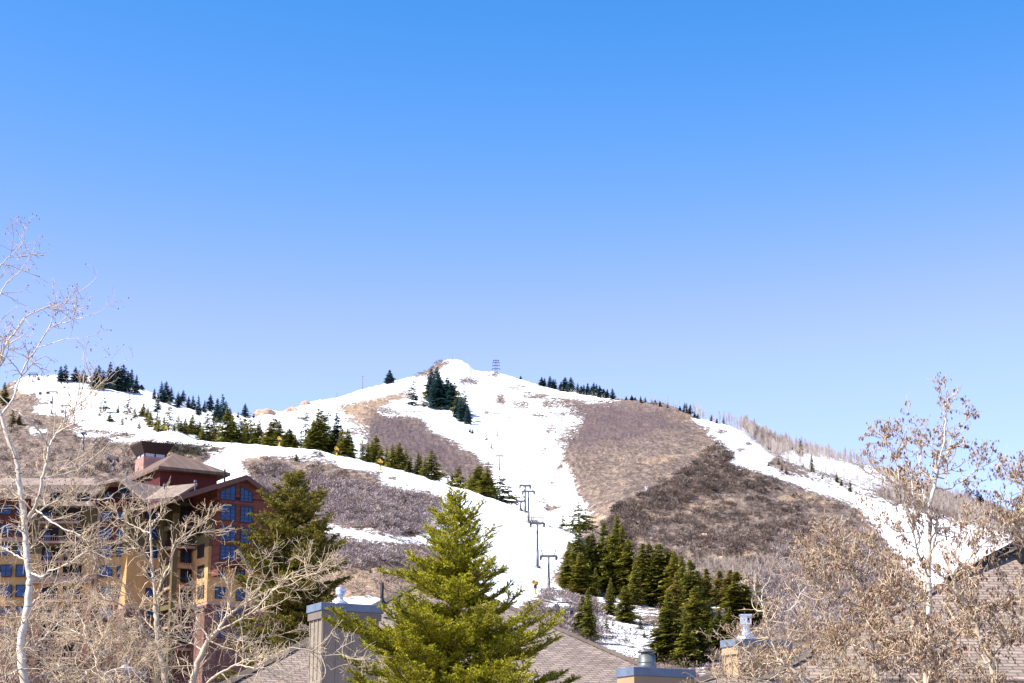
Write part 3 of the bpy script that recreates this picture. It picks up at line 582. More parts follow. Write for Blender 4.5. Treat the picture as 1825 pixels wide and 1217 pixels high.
clumps('snow_scrub', 'dark scrub poking through the melting snow of the ski runs', m_dk, 420, [[(925, 700), (1010, 720), (1035, 760), (1000, 800), (1020, 870), (1045, 930), (975, 915), (950, 850)], [(880, 890), (940, 905), (1020, 945), (1000, 980), (960, 950)], [(600, 835), (700, 862), (790, 890), (790, 900), (680, 870)], [(60, 700), (250, 720), (400, 775), (250, 775), (80, 735)], [(540, 800), (590, 808), (600, 825), (545, 815)], [(1060, 1095), (1175, 1110), (1170, 1150), (1070, 1150)]], (.5, 1.9), 40, 41, 80, ztop=.8)
clumps('summit_scrub', 'dark scrub on the brown shoulder left of the snowy summit', m_dk, 70, [[(738, 670), (765, 655), (785, 645), (798, 642), (790, 656), (760, 672)]], (1.0, 3.0), 60, 42, 80)
m_rock = plain('sandstone', (.42, .28, .2), .9, .2, .3, 1, bump=.5)
def rock(u, v, s, label):
    rs = np.random.RandomState(int(u)); b = hit(u, v); m = MB(); import itertools
    me = bpy.data.meshes.new('boulder'); import bmesh
    bm = bmesh.new(); bmesh.ops.create_icosphere(bm, subdivisions=3, radius=1)
    for vv in bm.verts:
        p = vv.co; f = 1 + .3 * math.sin(p.x * 3 + u) * math.sin(p.y * 2.5 + v) + .12 * math.sin(p.z * 7 + p.x * 6); vv.co = Vector((p.x * s * 1.5 * f, p.y * s * f, p.z * s * .8 * f))
    bm.to_mesh(me); bm.free(); me.materials.append(m_rock); tag(link('boulder', me, None, b), label, 'boulder', 'sandstone boulders on the hills')
rock(472, 739, 4.0, 'pinkish boulder on the saddle skyline left of the ridge road')
rock(520, 733, 3.0, 'low brown boulder on the skyline just right of the saddle')
rock(545, 722, 2.6, 'brown boulder on skyline farther up the left ridge road')
rock(1018, 1040, 1.6, 'tan boulder at the left foot of the big spruce grove')
rock(1253, 962, 1.2, 'pale boulder alone on the lower right slope')

# ------------------------------------------------------------------ ski lift, gondola, snow guns
m_steel = plain('lift_steel', (.10, .105, .12), .5, .4, .2, 1, .3)
m_dsteel = plain('dark_steel', (.035, .035, .04), .6, .3)
m_yel = plain('yellow_paint', (.75, .42, .02), .4, .5, .1)
m_cab = plain('cabin_paint', (.09, .03, .05), .3, .5)
m_gls = plain('cabin_glass', (.02, .03, .05), .08, .8, .1)
m_wood = plain('pole_wood', (.16, .11, .08), .9)
rope_pts = []
def lift_tower(u, varm, vbase, hw, label, frame=9, gondola=False):
    b = hit(u, vbase); Yb = b.y; zt = at(u, varm, Yb).z; k = Yb / F; W = hw * k; z0 = b.z - 1
    r = empty('gondola_tower' if gondola else 'lift_tower', b, label, 'lift tower', 'gondola towers on the left slope' if gondola else 'chairlift towers up the main run')
    x = b.x
    m = MB(); m.tube((x, Yb, z0), (x, Yb, z0 + (zt - z0) * .45), .36, .32, 12); m.tube((x, Yb, z0 + (zt - z0) * .45), (x, Yb, zt), .27, .23, 12); m.tube((x, Yb, z0), (x, Yb, b.z + .35), .8, .8, 12); m.build('pole', m_steel, r, True)
    m = MB(); m.box((x - W, Yb - .22, zt - .25), (2 * W, 0, 0), (0, .44, 0), (0, 0, .5)); m.build('crossarm', m_steel, r)
    for s in (-1, 1):
        m = MB(); cx = x + s * W * .93
        m.box((cx - .18, Yb - 1.8, zt - .75), (.36, 0, 0), (0, 3.6, 0), (0, 0, .3))
        for q in range(6): m.tube((cx - .25, Yb - 1.6 + q * .64, zt - .45), (cx + .25, Yb - 1.6 + q * .64, zt - .45), .26, .26, 10)
        m.tube((cx, Yb, zt - .6), (cx, Yb, zt), .15)
        m.build('sheave_train', m_dsteel, r); 
    if frame:
        fz = frame * k; m = MB()
        for s in (-1, 1):
            m.tube((x + s * W * .62, Yb, zt), (x + s * W * .9, Yb, zt + fz), .1, .1, 6)
        m.tube((x - W * .95, Yb, zt + fz), (x + W * .95, Yb, zt + fz), .11, .11, 6); m.tube((x - W * .75, Yb, zt + fz * .5), (x + W * .75, Yb, zt + fz * .5), .035, .035, 6)
        m.build('lifting_frame', m_dsteel, r)
    return [Vector((x - W * .93, Yb, zt - .15)), Vector((x + W * .93, Yb, zt - .15))]
L = []
L.append(lift_tower(1006, 1086, 1113, 14, 'lowest lift tower, half hidden by brown scrub', 12))
L.append(lift_tower(979, 991, 1052, 15, 'lift tower at bottom of the ski run, wide crossarm with upper frame', 11))
L.append(lift_tower(958, 932.5, 1012, 13, 'tallest lift tower standing on open snow', 10))
L.append(lift_tower(941, 875.5, 931, 11, 'right lift tower of the three close together on the snow crest', 8))
L.append(lift_tower(935, 865, 914, 10, 'middle lift tower of the three close together on the snow crest', 8))
L.append(lift_tower(928, 893, 911, 9, 'short left lift tower of the three close together on the crest', 7))
L.append(lift_tower(890, 812, 840, 6.5, 'lift tower on main run just above the olive spruce clump', 0))
L.append(lift_tower(886, 736, 778, 5.5, 'slender lift tower high on the main ski run', 0))
def rope(name, label, pts, r=.03):
    m = MB()
    for a, b in zip(pts[:-1], pts[1:]):
        n = 8; prev = a
        for i in range(1, n + 1):
            t = i / n; q = a.lerp(b, t); q.z -= 4 * t * (1 - t) * (b - a).length * .012; m.tube(prev, q, r, r, 5); prev = q
    tag(m.build(name, m_dsteel), label, 'cable', 'thin steel ropes of the lifts')
seq = [L[1], L[2], L[3], L[4], L[6], L[7]]

# lattice mast on the summit ridge
b = hit(883, 668); k = b.y / F; r = empty('summit_tower', b, 'steel tower with four crossarms on the snowy ridge beside the summit', 'tower')
m = MB(); top = at(883, 641, b.y).z
for s in (-1, 1): m.tube((b.x + s * 2.2 * k, b.y, b.z - 1), (b.x + s * 1.6 * k, b.y, top), .22, .18)
for i in range(7): 
    z_ = b.z + (top - b.z) * i / 7; z2 = b.z + (top - b.z) * (i + 1) / 7; m.tube((b.x - 2 * k, b.y, z_), (b.x + 2 * k, b.y, z2), .08)
m.build('mast', m_steel, r)
for vv, hw in ((642, 5), (646, 6), (651, 6), (657, 7)):
    m = MB(); z_ = at(883, vv, b.y).z; m.box((b.x - hw * k, b.y - .2, z_ - .2), (2 * hw * k, 0, 0), (0, .4, 0), (0, 0, .4))
    for s in (-1, 1): m.box((b.x + s * hw * k - .3, b.y - .9, z_ - .7), (.6, 0, 0), (0, 1.8, 0), (0, 0, .5))
    m.build('crossarm', m_dsteel, r)
gl = []
gl.append(lift_tower(202, 818, 838, 7, 'gondola tower just above the hotel roof between two cabins', 0, True))
gl.append(lift_tower(147, 771, 804, 3.5, 'thin gondola tower on the brown left hill', 0, True))
gl.append(lift_tower(117, 722, 748, 8, 'gondola tower at lower edge of the left snowfield', 0, True))
gl.append(lift_tower(92, 698, 738, 8, 'gondola tower on the left snowfield between dark cabins', 0, True))
gl.append(lift_tower(115, 681, 692, 6, 'small lift tower on the left ridge crest under a spruce', 0, True))
gl.append(lift_tower(58, 667, 682, 8, 'lift tower on the left ridge crest behind aspen limbs', 3, True))
for s in (0, 1): rope('haul_rope', ('left', 'right')[s] + ' rope of the gondola climbing the left slope', [gl[0][s], gl[1][s], gl[2][s], gl[3][s]], .03)
def cabin(u, v, label, px=6.5):
    g = hit(u, v + 14); Yc = g.y; c = at(u, v, Yc); s = px * Yc / F / 2.0 * .85
    r = empty('gondola_cabin', c, label, 'gondola cabin', 'cabins on the gondola line')
    m = MB(); pr = []
    for z_, w_ in ((-.9, .72), (-.5, .95), (.35, 1.0), (.75, .85), (.95, .6)): pr.append((w_, z_))
    for j in range(len(pr) - 1):
        (w0, z0), (w1, z1) = pr[j], pr[j + 1]
        def ring(w_, z_): return [c + Vector((x_ * w_ * s, y_ * w_ * s, z_ * s)) for x_, y_ in ((-1, -.7), (-.7, -1), (.7, -1), (1, -.7), (1, .7), (.7, 1), (-.7, 1), (-1, .7))]
        a, b_ = ring(w0, z0), ring(w1, z1); m.add(a + b_, [(i, (i + 1) % 8, (i + 1) % 8 + 8, i + 8) for i in range(8)] + [tuple(range(8))[::-1], tuple(range(8, 16))])
    m.build('body', m_cab, r)
    for yy in (-1.02, 1.0):
        m = MB(); m.box(c + Vector((-.66 * s, yy * s, -.35 * s)), (1.32 * s, 0, 0), (0, .03 * s, 0), (0, 0, .75 * s)); m.build('window', m_gls, r)
    m = MB(); m.tube(c + Vector((0, 0, .9 * s)), c + Vector((0, 0, 2.6 * s)), .05 * s, .05 * s, 6); m.box(c + Vector((-.15 * s, -.3 * s, 2.5 * s)), (.3 * s, 0, 0), (0, .6 * s, 0), (0, 0, .15 * s)); m.build('hanger', m_dsteel, r)
for a in ((193, 817, 'dark maroon cabin left of the tower above the hotel roof', 7), (209, 817, 'dark maroon cabin right of the tower above the hotel roof', 7), (72, 701, 'leftmost of two grey cabins side by side on the left snowfield'), (85, 700, 'right one of two grey cabins side by side on the left snowfield'),
          (92, 717, 'cabin passing in front of the snowfield gondola tower'), (111, 733, 'cabin over bare ground at the snowfield edge, left of its tower'), (126, 732, 'cabin at the snowfield edge, right of its tower'), (225, 746, 'left cabin of the pair low on the left snowfield', 5), (234, 748, 'right cabin of the pair low on the left snowfield', 5), (69, 676, 'reddish cabin arriving at the left ridge crest', 6)): cabin(*a)
def snow_gun(u, vb, px, label):
    b = hit(u, vb); k = b.y / F; h = px * k; r = empty('snow_gun', b, label, 'snow gun', 'yellow snow guns beside the runs')
    m = MB(); m.tube(b - Vector((0, 0, .4)), b + Vector((0, 0, h * .5)), h * .085, h * .07, 10); m.tube(b + Vector((0, 0, 0)), b + Vector((0, 0, h * .06)), h * .14, h * .14, 10); m.build('column', m_yel, r)
    m = MB(); m.box(b + Vector((-h * .12, -h * .12, h * .42)), (h * .24, 0, 0), (0, h * .2, 0), (0, 0, h * .22)); m.tube(b + Vector((0, 0, h * .4)), b + Vector((0, 0, h * .75)), h * .06); m.build('control_box', m_dsteel, r)
    c = b + Vector((0, 0, h * .83)); d = Vector((-.6, -.6, .25)).normalized()
    m = MB(); m.tube(c - d * h * .2, c + d * h * .2, h * .15, h * .17, 14); m.tube(c - d * h * .25, c - d * h * .2, h * .11, h * .15, 14); m.build('fan_barrel', m_yel, r, True)
    m = MB(); m.tube(c + d * h * .2, c + d * h * .215, h * .14, h * .13, 14); m.build('fan_mouth', m_dsteel, r)
for a in ((499, 797.5, 17, 'yellow snow gun on the crest in front of bushy olive spruces'), (600, 815, 17, 'yellow snow gun on the snow edge below the dense spruce clump'), (677, 838, 19, 'yellow snow gun farthest right along the snow road crest'),
          (297, 773, 12, 'small yellow snow gun at the foot of the left snowfield'), (954, 1060, 24, 'yellow and dark snow gun left of the lowest ski run tower'), (358, 783, 8, 'faint snow gun on the crest left of the snow road bend')): snow_gun(*a)
def pole(u, vt, vb, label, name='utility_pole', cat='pole', r_=.16, arm=False, lamp=False):
    b = hit(u, vb); z = at(u, vt, b.y).z; r = empty(name, b, label, cat)
    m = MB(); m.tube(b - Vector((0, 0, 1)), (b.x, b.y, z), r_, r_ * .7); m.build('post', m_wood, r)
    if arm: m = MB(); m.box((b.x - 1.3, b.y - .08, z - .5), (2.6, 0, 0), (0, .16, 0), (0, 0, .18)); m.build('crossarm', m_wood, r)
    if lamp: m = MB(); m.box((b.x - .6, b.y - .4, z - .2), (1.2, 0, 0), (0, .7, 0), (0, 0, .6)); m.build('lamp_head', m_dsteel, r)
pole(646, 670, 696, 'tall thin pole on the left ridge road skyline', arm=True, r_=.22)
pole(601, 700, 722, 'thin pole on the snow lower along the left ridge road', r_=.15)
pole(98, 661, 681, 'thin pole with small head on the left ridge crest', lamp=True)
pole(744, 819, 846, 'pale floodlight pole among spruces behind the snow road crest', 'floodlight_pole', 'light pole', .25, lamp=True)
pole(806, 634, 644, 'thin mast on the very summit', 'summit_mast', 'mast', .15)
pole(412, 786, 797, 'short dark marker post at the snow road bend', 'marker_post', 'post', .2)

# ------------------------------------------------------------------ buildings
def wallmat(name, col, kind='stucco', lw=.6, lh=.3, line=.6, var=.15):
    m, t, b = newmat(name, .85, .2); uv = t.nodes.new('ShaderNodeUVMap'); c = coords(t)
    n = noise(t, .8, 5, c); lo = tuple(x * (1 - var) for x in col); hi = tuple(min(1, x * (1 + var)) for x in col)
    base = ramp(t, n, [(.3, lo), (.7, hi)])
    if kind == 'brick':
        br = t.nodes.new('ShaderNodeTexBrick'); br.inputs['Scale'].default_value = 1; br.inputs['Brick Width'].default_value = lw; br.inputs['Row Height'].default_value = lh
        br.inputs['Mortar Size'].default_value = .02 if lh < .2 else .03; br.inputs['Bias'].default_value = -.1; br.inputs['Mortar Smooth'].default_value = .2
        br.inputs['Color1'].default_value = (.75, .75, .75, 1); br.inputs['Color2'].default_value = (1.15, 1.12, 1.1, 1); br.inputs['Mortar'].default_value = (line, line, line, 1)
        t.links.new(uv.outputs[0], br.inputs['Vector']); base = mixc(t, 1.0, base, br.outputs['Color'], 'MULTIPLY')
        bp = t.nodes.new('ShaderNodeBump'); bp.inputs['Strength'].default_value = .6; bp.inputs['Distance'].default_value = .02; bp.invert = True
        t.links.new(br.outputs['Fac'], bp.inputs['Height']); t.links.new(bp.outputs[0], b.inputs['Normal'])
    t.links.new(base, b.inputs['Base Color']); return m
def uv_box(o):
    """UVs in metres: along the wall and up"""
    me = o.data; uvl = me.uv_layers.new(name='UVMap'); 
    for p in me.polygons:
        n = p.normal; 
        if abs(n.z) > .95: sx, sy = Vector((1, 0, 0)), Vector((0, 1, 0))
        else:
            sx = Vector((0, 0, 1)).cross(n).normalized(); sy = n.cross(sx)
        for li in p.loop_indices:
            v = me.vertices[me.loops[li].vertex_index].co; uvl.data[li].uv = (v.dot(sx), v.dot(sy))
    return o
m_olive = wallmat('olive_stucco', (.125, .10, .045)); m_tan = wallmat('tan_stucco', (.52, .31, .13)); m_redw = wallmat('red_siding', (.16, .055, .04), 'brick', 6, .45, .75)
m_stone = wallmat('pink_stone', (.22, .115, .09), 'brick', .55, .28, .55, .35); m_band = wallmat('pale_band', (.40, .27, .20)); m_maroon = wallmat('maroon_siding', (.085, .018, .018))
m_roofl = wallmat('pale_metal_roof', (.31, .235, .19), 'brick', .6, 30, .45); m_fascia = plain('fascia', (.13, .06, .045), .6); m_roofd = wallmat('roof_metal', (.17, .115, .09), 'brick', .5, 30, .6)
m_dark = plain('shade_black', (.018, .014, .012), .9); m_frame = plain('window_frame', (.03, .02, .03), .5)  # near-black: shade of openings painted as flat panes; also the vent pipe
m_blue = plain('sky_tinted_glass', (.002, .05, .17), .2, .35, .35, .6); m_pink = wallmat('pink_cladding', (.42, .24, .2), 'brick', 1, .3, .75)  # blue of the reflected sky painted into the pane colour
A30 = R_(31); ex = Vector((math.cos(A30), math.sin(A30), 0)); ey = Vector((-math.sin(A30), math.cos(A30), 0)); UP = Vector((0, 0, 1))
class Plane:
    def __init__(s, o, d):
        s.o = Vector(o); s.d = Vector(d).normalized(); s.n = s.d.cross(UP)
        if s.n.dot(s.o - Vector((0, 0, CZ))) > 0: s.n = -s.n
    def pt(s, u, v, off=0.0):
        D = at(u, v, 1.0) - Vector((0, 0, CZ)); o = s.o + s.n * off
        t = (o - Vector((0, 0, CZ))).dot(s.n) / D.dot(s.n); return Vector((0, 0, CZ)) + D * t
    def rect(s, mb, u0, v0, u1, v1, off0, off1, m=0):
        um, vm = (u0 + u1) / 2, (v0 + v1) / 2
        a, b = s.pt(u0, vm, off0), s.pt(u1, vm, off0); z0, z1 = s.pt(um, v1, off0).z, s.pt(um, v0, off0).z
        mb.box(Vector((a.x, a.y, z0)), Vector((b.x - a.x, b.y - a.y, 0)), s.n * (off1 - off0), (0, 0, z1 - z0), m)
        return a, b, z0, z1
hotel = empty('hotel', at(200, 1180, 270), 'large red and tan hotel with blue windows and brown roofs, behind bare trees', 'hotel')
def g2(u, Yq): p = at(u, 1000, Yq); return Vector((p.x, p.y, 0))
V0 = g2(371, 265); V1 = V0 + ey * 6.3; X1 = V1 - ex * 2.3; X2 = X1 + ey * 3.6; V3 = X2 - ex * 1.3; V3b = V3 + ey * 1.2; V4 = V3b - ex * 4.6; V5 = V4 + ey * 3; V6 = Vector((g2(-120, V5.y).x, V5.y, 0))
VR = V0 + ex * 10.6; 
foot = [VR, V0, V1, X1, X2, V3, V3b, V4, V5, V6, V6 + Vector((0, 24, 0)), VR + ey * 14]
zv = lambda v, Yq=266: at(371, v, Yq).z
def band(name, z0, z1, mat, grow=0):
    m = MB(); f = foot
    if grow:
        c = sum(foot, Vector()) / len(foot); f = [p + (p - c).normalized() * grow for p in foot]
    m.prism([p + UP * z0 for p in f], (0, 0, z1 - z0)); return uv_box(m.build(name, mat, hotel))
band('wall', 12, zv(1078), m_stone); band('cornice', zv(1078), zv(1073), m_band, .15); band('wall', zv(1073), zv(975), m_tan); band('wall', zv(975), zv(888), m_olive)
# lit corner detail of the right wing and its red bay
PM = Plane(V0, ex); PL = Plane(V0, ey); PF = Plane(V0 - ey * 2.9 + ex * .45, ex)
m = MB(); s0 = V0 - ey * 2.9 + ex * .45
bz0, bz1 = zv(1006, 263), zv(884, 263)
m.box(s0 + UP * bz0, ex * 9.2, ey * 2.85, UP * (bz1 - bz0)); 
for i in range(3): m.box(s0 + UP * (bz0 - .5 * (i + 1)) + ex * .002 * i, ex * (.9 - .28 * i), ey * (2.85 - .0 * i), UP * .5)
uv_box(m.build('bay', m_redw, hotel))
# gable roof of the right wing, ridge running back from the peak
A_, B_, C_ = PF.pt(303, 887, .9), PF.pt(440, 846, .9), PF.pt(506, 893, .9)
m = MB(); m.prism([A_, B_, B_ - UP * .55, A_ - UP * .55], ey * 15); m.prism([B_, C_, C_ - UP * .55, B_ - UP * .55], ey * 15)
roof = uv_box(m.build('roof', m_roofd, hotel))
m = MB(); m.prism([A_ - UP * .12, B_ - UP * .12, B_ - UP * .75, A_ - UP * .75], -ey * .12); m.prism([B_ - UP * .12, C_ - UP * .12, C_ - UP * .75, B_ - UP * .75], -ey * .12); m.build('fascia', m_fascia, roof)
gb = [PM.pt(371, 900), PM.pt(371, 869), PM.pt(440, 849), PM.pt(488, 884), PM.pt(488, 905)]
m = MB(); m.prism([p - UP * .3 for p in gb], -PM.n * 8); 
gb2 = [PF.pt(388, 889), PF.pt(388, 866.5), PF.pt(440, 850), PF.pt(482, 879), PF.pt(482, 892)]
m.prism([p - UP * .1 for p in gb2], -PF.n * 2.8); uv_box(m.build('gable', m_redw, hotel))
m = MB(); m.tube(B_ + ex * (-2.6) + ey * 2 - UP * 1.2, B_ + ex * (-2.6) + ey * 2 + UP * .9, .13); m.build('vent_pipe', m_dark, hotel)
nwin = 0
def window(pl, u0, v0, u1, v1, nx=2, ny=2, off=0, mat=None, top=None):
    um, vm = (u0 + u1) / 2, (v0 + v1) / 2; mb = MB(); fr = MB()
    a, b, z0, z1 = pl.rect(mb, u0, v0, u1, v1, off + .01, off + .05)
    d = Vector((b.x - a.x, b.y - a.y, 0)); w_ = d.length; d /= w_; n = pl.n; base = Vector((a.x, a.y, 0)) 
    t = .10
    def bar(s0, s1, za, zb, o=.14): fr.box(base + d * s0 + UP * za, d * (s1 - s0), n * o, UP * (zb - za))
    if top:
        zl, zr = pl.pt(u0, top[0], off).z, pl.pt(u1, top[1], off).z
        mb = MB(); P4 = [base + UP * z0, base + d * w_ + UP * z0, base + d * w_ + UP * zr, base + UP * zl]; mb.prism([p + n * .01 for p in P4], n * .04)
        fr.prism([base + UP * zl, base + d * w_ + UP * zr, base + d * w_ + UP * (zr - t), base + UP * (zl - t)], n * .14)
        bar(0, t, z0, zl - t); bar(w_ - t, w_, z0, zr - t); bar(t, w_ - t, z0, z0 + t)
        for i in range(1, nx): 
            s = w_ * i / nx; bar(s - .035, s + .035, z0 + t, zl + (zr - zl) * i / nx - t, .10)
        for j in range(1, ny): z_ = z0 + (min(zl, zr) - z0) * j / ny * 1.05; bar(t, w_ - t, z_ - .03, z_ + .03, .095)
    else:
        bar(0, w_, z1 - t, z1); bar(0, w_, z0, z0 + t); bar(0, t, z0 + t, z1 - t); bar(w_ - t, w_, z0 + t, z1 - t)
        for i in range(1, nx): s = w_ * i / nx; bar(s - .035, s + .035, z0 + t, z1 - t, .10)
        for j in range(1, ny): z_ = z0 + (z1 - z0) * j / ny; bar(t, w_ - t, z_ - .03, z_ + .03, .095)
    f = fr.build('window', m_frame, hotel); mb.build('pane', mat or m_blue, f); return f
for (u0, u1, du, sl) in ((392, 420, 0, 0), (428, 450, 4, 1)):
    window(PF, u0, 865, u1, 891 + du, 3, 3, 0, None, (875, 864) if not sl else (866, 878))
    for (a, b) in ((899, 928), (937, 964), (972, 999)): window(PF, u0, a + du, u1, b + du, 3, 4)
for (a, b) in ((1011, 1029), (1046, 1067), (1081, 1102), (1116, 1136)): window(PM, 383, a, 401, b, 2, 2); window(PM, 420, a + 4, 436, b + 4, 2, 2)
for (a, b) in ((875, 886), (900, 922), (936, 954), (971, 994), (1008, 1029), (1044, 1066), (1082, 1102)): window(PL, 353, a, 364, b, 1, 2, 0, m_dark)
# pink stone corner pier
m = MB(); p = V0 - ey * .35 - ex * .35; m.box(p + UP * 12, ex * 2.0, ey * 3.2, UP * (zv(1090) - 12)); m.box(p - ex * .15 - ey * .15 + UP * zv(1090), ex * 2.3, ey * 3.5, UP * .35); uv_box(m.build('stone_pier', m_stone, hotel))
# open balcony tower
fl = [zv(v, 268) for v in (1154, 1114, 1078, 1043, 1007, 971, 935)]
PX = Plane(X1, ex); PXL = Plane(X1, ey)
T0 = X1 - ex * 1.3 - ey * 1.6; 
m = MB()
for z_ in fl: m.box(T0 + ex * .5 + ey * .5 + UP * (z_ - .35), ex * 3.2, ey * 4.9, UP * .35)
m.build('balcony_slab', m_band, hotel)
for k, (o, ht) in enumerate(((T0, 916), (T0 + ey * 4.6, 936))):
    m = MB(); m.box(o + UP * 12, ex * .75, ey * .75, UP * (zv(ht, 268) - 12)); uv_box(m.build('balcony_post', m_olive, hotel))
for i, z_ in enumerate(fl):
    if i % 2 == 0:
        m = MB(); m.box(T0 + ey * .76 + ex * .1 + UP * (z_ - .6), ex * .5, ey * 3.83, UP * .7); m.build('beam', m_olive, hotel)
    m = MB()
    for q in range(14): m.box(T0 + ey * (.9 + q * .26) + ex * .3 + UP * (z_ + .1), ex * .04, ey * .05, UP * .95)
    m.box(T0 + ey * .8 + ex * .28 + UP * (z_ + 1.05), ex * .08, ey * 3.7, UP * .07)
    for q in range(9): m.box(T0 + ex * (.9 + q * .26) + ey * .3 + UP * (z_ + .1), ex * .05, ey * .04, UP * .95)
    m.box(T0 + ex * .8 + ey * .28 + UP * (z_ + 1.05), ex * 2.4, ey * .08, UP * .07)
    m.build('railing', m_frame, hotel)
for (a, b) in ((902, 930), (938, 966), (975, 1003), (1011, 1039), (1048, 1073), (1086, 1110), (1120, 1147)):
    window(PX, 321, a, 341, b, 2, 1, .02, m_dark); window(PX, 329, a + 9, 335, b - 1, 1, 1, .2)  # dark panes paint the shade inside the balcony openings
PS = Plane(V3b, ex)
for (a, b) in ((902, 924), (940, 961), (976, 995), (1013, 1031), (1048, 1066), (1083, 1099), (1121, 1139)): window(PS, 259, a, 280, b, 2, 1)
# left wing
PW = Plane(V5, (1, 0, 0))
for (u0, u1) in ((246, 252), (168, 173)): m = MB(); PW.rect(m, u0, 905, u1, 1185, 0, .45); uv_box(m.build('pilaster', m_band, hotel))
for q in ((55, 1029, 166, 1041, 0, 1.2), (-100, 958, 56, 966, 0, .3), (172, 963, 246, 970, 0, .3)): m = MB(); PW.rect(m, *q); uv_box(m.build('cornice', m_band, hotel))
for q in ((173, 889, 246, 962), (-110, 889, 54, 957), (173, 1079, 246, 1180)):
    m = MB(); PW.rect(m, *q, 0, .24); uv_box(m.build('red_panel', m_redw, hotel))
for uu in ((147, 163), (60, 72)):
    m = MB(); PW.rect(m, uu[0], 1066, uu[1], 1185, 0, 1.1); uv_box(m.build('stone_pier', m_stone, hotel))
# balconies of the left wing, flat near-black panels as painted recess shade
for a in (905, 940, 975, 1006, 1044, 1078, 1112, 1146):
    for q in ((74, 104), (112, 145)): m = MB(); PW.rect(m, q[0], a, q[1], a + 26, .0, .03); m.build('balcony_shade', m_dark, hotel)
    m = MB(); PW.rect(m, 72, a + 26, 146, a + 30, 0, 1.3); 
    PW.rect(m, 72, a + 15, 146, a + 16.3, 1.2, 1.27)
    for q in range(19): PW.rect(m, 73 + q * 4, a + 16.3, 73.6 + q * 4, a + 26, 1.2, 1.25)
    m.build('balcony', m_band, hotel)
    window(PW, 138, a + 6, 143, a + 24, 1, 1, .05); window(PW, 78, a + 8, 90, a + 24, 2, 1, .05)
for (a, b) in ((911, 929), (941, 960), (972, 992), (1008, 1029), (1046, 1066), (1082, 1103), (1119, 1139), (1153, 1170)):
    window(PW, 178, a, 200, b, 2, 1, .26); window(PW, 208, a, 230, b, 2, 1, .26)
for (a, b) in ((899, 917), (934, 952), (970, 990), (1006, 1028), (1042, 1064), (1080, 1097), (1116, 1137), (1152, 1172)):
    window(PW, 28, a, 46, b, 1, 2, .26); window(PW, 0, a, 21, b, 2, 2, .26); window(PW, -34, a, -12, b, 2, 2, .26)
# roofs of the left wing
def slab(name, pts, th, mat, parent=None):
    m = MB(); m.prism(pts, (0, 0, -th)); return uv_box(m.build(name, mat, parent or hotel))
slab('roof', [at(-160, 864, 267), at(168, 864, 267), at(168, 852, 278), at(-160, 852, 278)], .4, m_roofl)
slab('roof', [at(258, 890, 265), at(314, 885, 266), at(352, 861, 276), at(290, 867, 276)], .4, m_roofl)
slab('roof', [at(168, 862, 267), at(212, 853, 266), at(258, 890, 265), at(289, 867, 276.3), at(205, 852, 276.3)], .35, m_roofl)
PG = Plane(V5 - Vector((0, 1.2, 0)), (1, 0, 0))
m = MB(); m.prism([PG.pt(168, 900), PG.pt(168, 888), PG.pt(210, 858), PG.pt(260, 896), PG.pt(260, 900)], (0, 1.1, 0)); uv_box(m.build('gable', m_maroon, hotel))
m = MB(); m.prism([PG.pt(162, 890), PG.pt(210, 855), PG.pt(210, 860), PG.pt(164, 894)], (0, -.7, 0)); m.prism([PG.pt(210, 855), PG.pt(266, 897), PG.pt(263, 901), PG.pt(210, 860)], (0, -.7, 0)); m.build('gable_trim', m_fascia, hotel)
window(PG, 212, 871, 234, 888, 2, 1); window(PG, 184, 876, 204, 890, 2, 1); window(PW, 138, 878, 160, 893, 2, 1, .1); window(PW, 90, 878, 118, 893, 2, 1, .1)
# upper block, hip roof, cupola
U0 = g2(278, 277); zt = at(278, 838, 277).z
m = MB(); m.box(U0 + UP * zv(890), ex * 9.2, ey * 19, UP * (zt - zv(890))); uv_box(m.build('upper_wall', m_maroon, hotel))
E0 = at(283, 830, 275.2); rz = 4.0
E1 = E0 + ex * 11.6; E2 = E1 + ey * 31; E3 = E0 + ey * 31; H0 = E0 + ex * 5.8 + ey * 9 + UP * rz; H1 = E0 + ex * 5.8 + ey * 23 + UP * rz
m = MB(); m.add([E0, E1, E2, E3, H0, H1] + [p - UP * .45 for p in (E0, E1, E2, E3)], [(0, 1, 4), (1, 2, 5, 4), (2, 3, 5), (3, 0, 4, 5), (0, 6, 7, 1), (1, 7, 8, 2), (2, 8, 9, 3), (3, 9, 6, 0), (6, 9, 8, 7)])
hr = uv_box(m.build('roof', m_roofd, hotel))
cc = H0 + ey * 10.6; hw = 1.95; zb = cc.z - .9
def ringq(hw_, z_): return [Vector((cc.x, cc.y, z_)) + ex * sx * hw_ + ey * sy * hw_ for sx, sy in ((-1, -1), (1, -1), (1, 1), (-1, 1))]
z1_, z2_, z3_, z4_ = at(266, 818, cc.y).z, at(266, 812, cc.y).z, at(266, 796.5, cc.y).z, at(266, 793.5, cc.y).z
m = MB(); m.prism(ringq(hw, zb - 1), (0, 0, z1_ - zb + 1)); cup = uv_box(m.build('cupola', m_pink, hotel))
m = MB(); m.prism(ringq(hw * .9, z1_), (0, 0, z2_ - z1_)); m.build('glazing', plain('pale_glass', (.45, .42, .5), .15, .7), cup)
m = MB()
for sx in (-1, 0, 1):
    for sy in (-1, 0, 1):
        if sx or sy: o = Vector((cc.x, cc.y, z1_)) + ex * sx * hw * .9 + ey * sy * hw * .9; m.box(o - ex * .1 - ey * .1, ex * .2, ey * .2, UP * (z2_ - z1_ + .1))
m.build('post', m_frame, cup)
m = MB(); a, b = ringq(hw * 1.0, z2_ + .02), ringq(hw * 1.38, z3_); c_ = ringq(hw * 1.42, z4_)
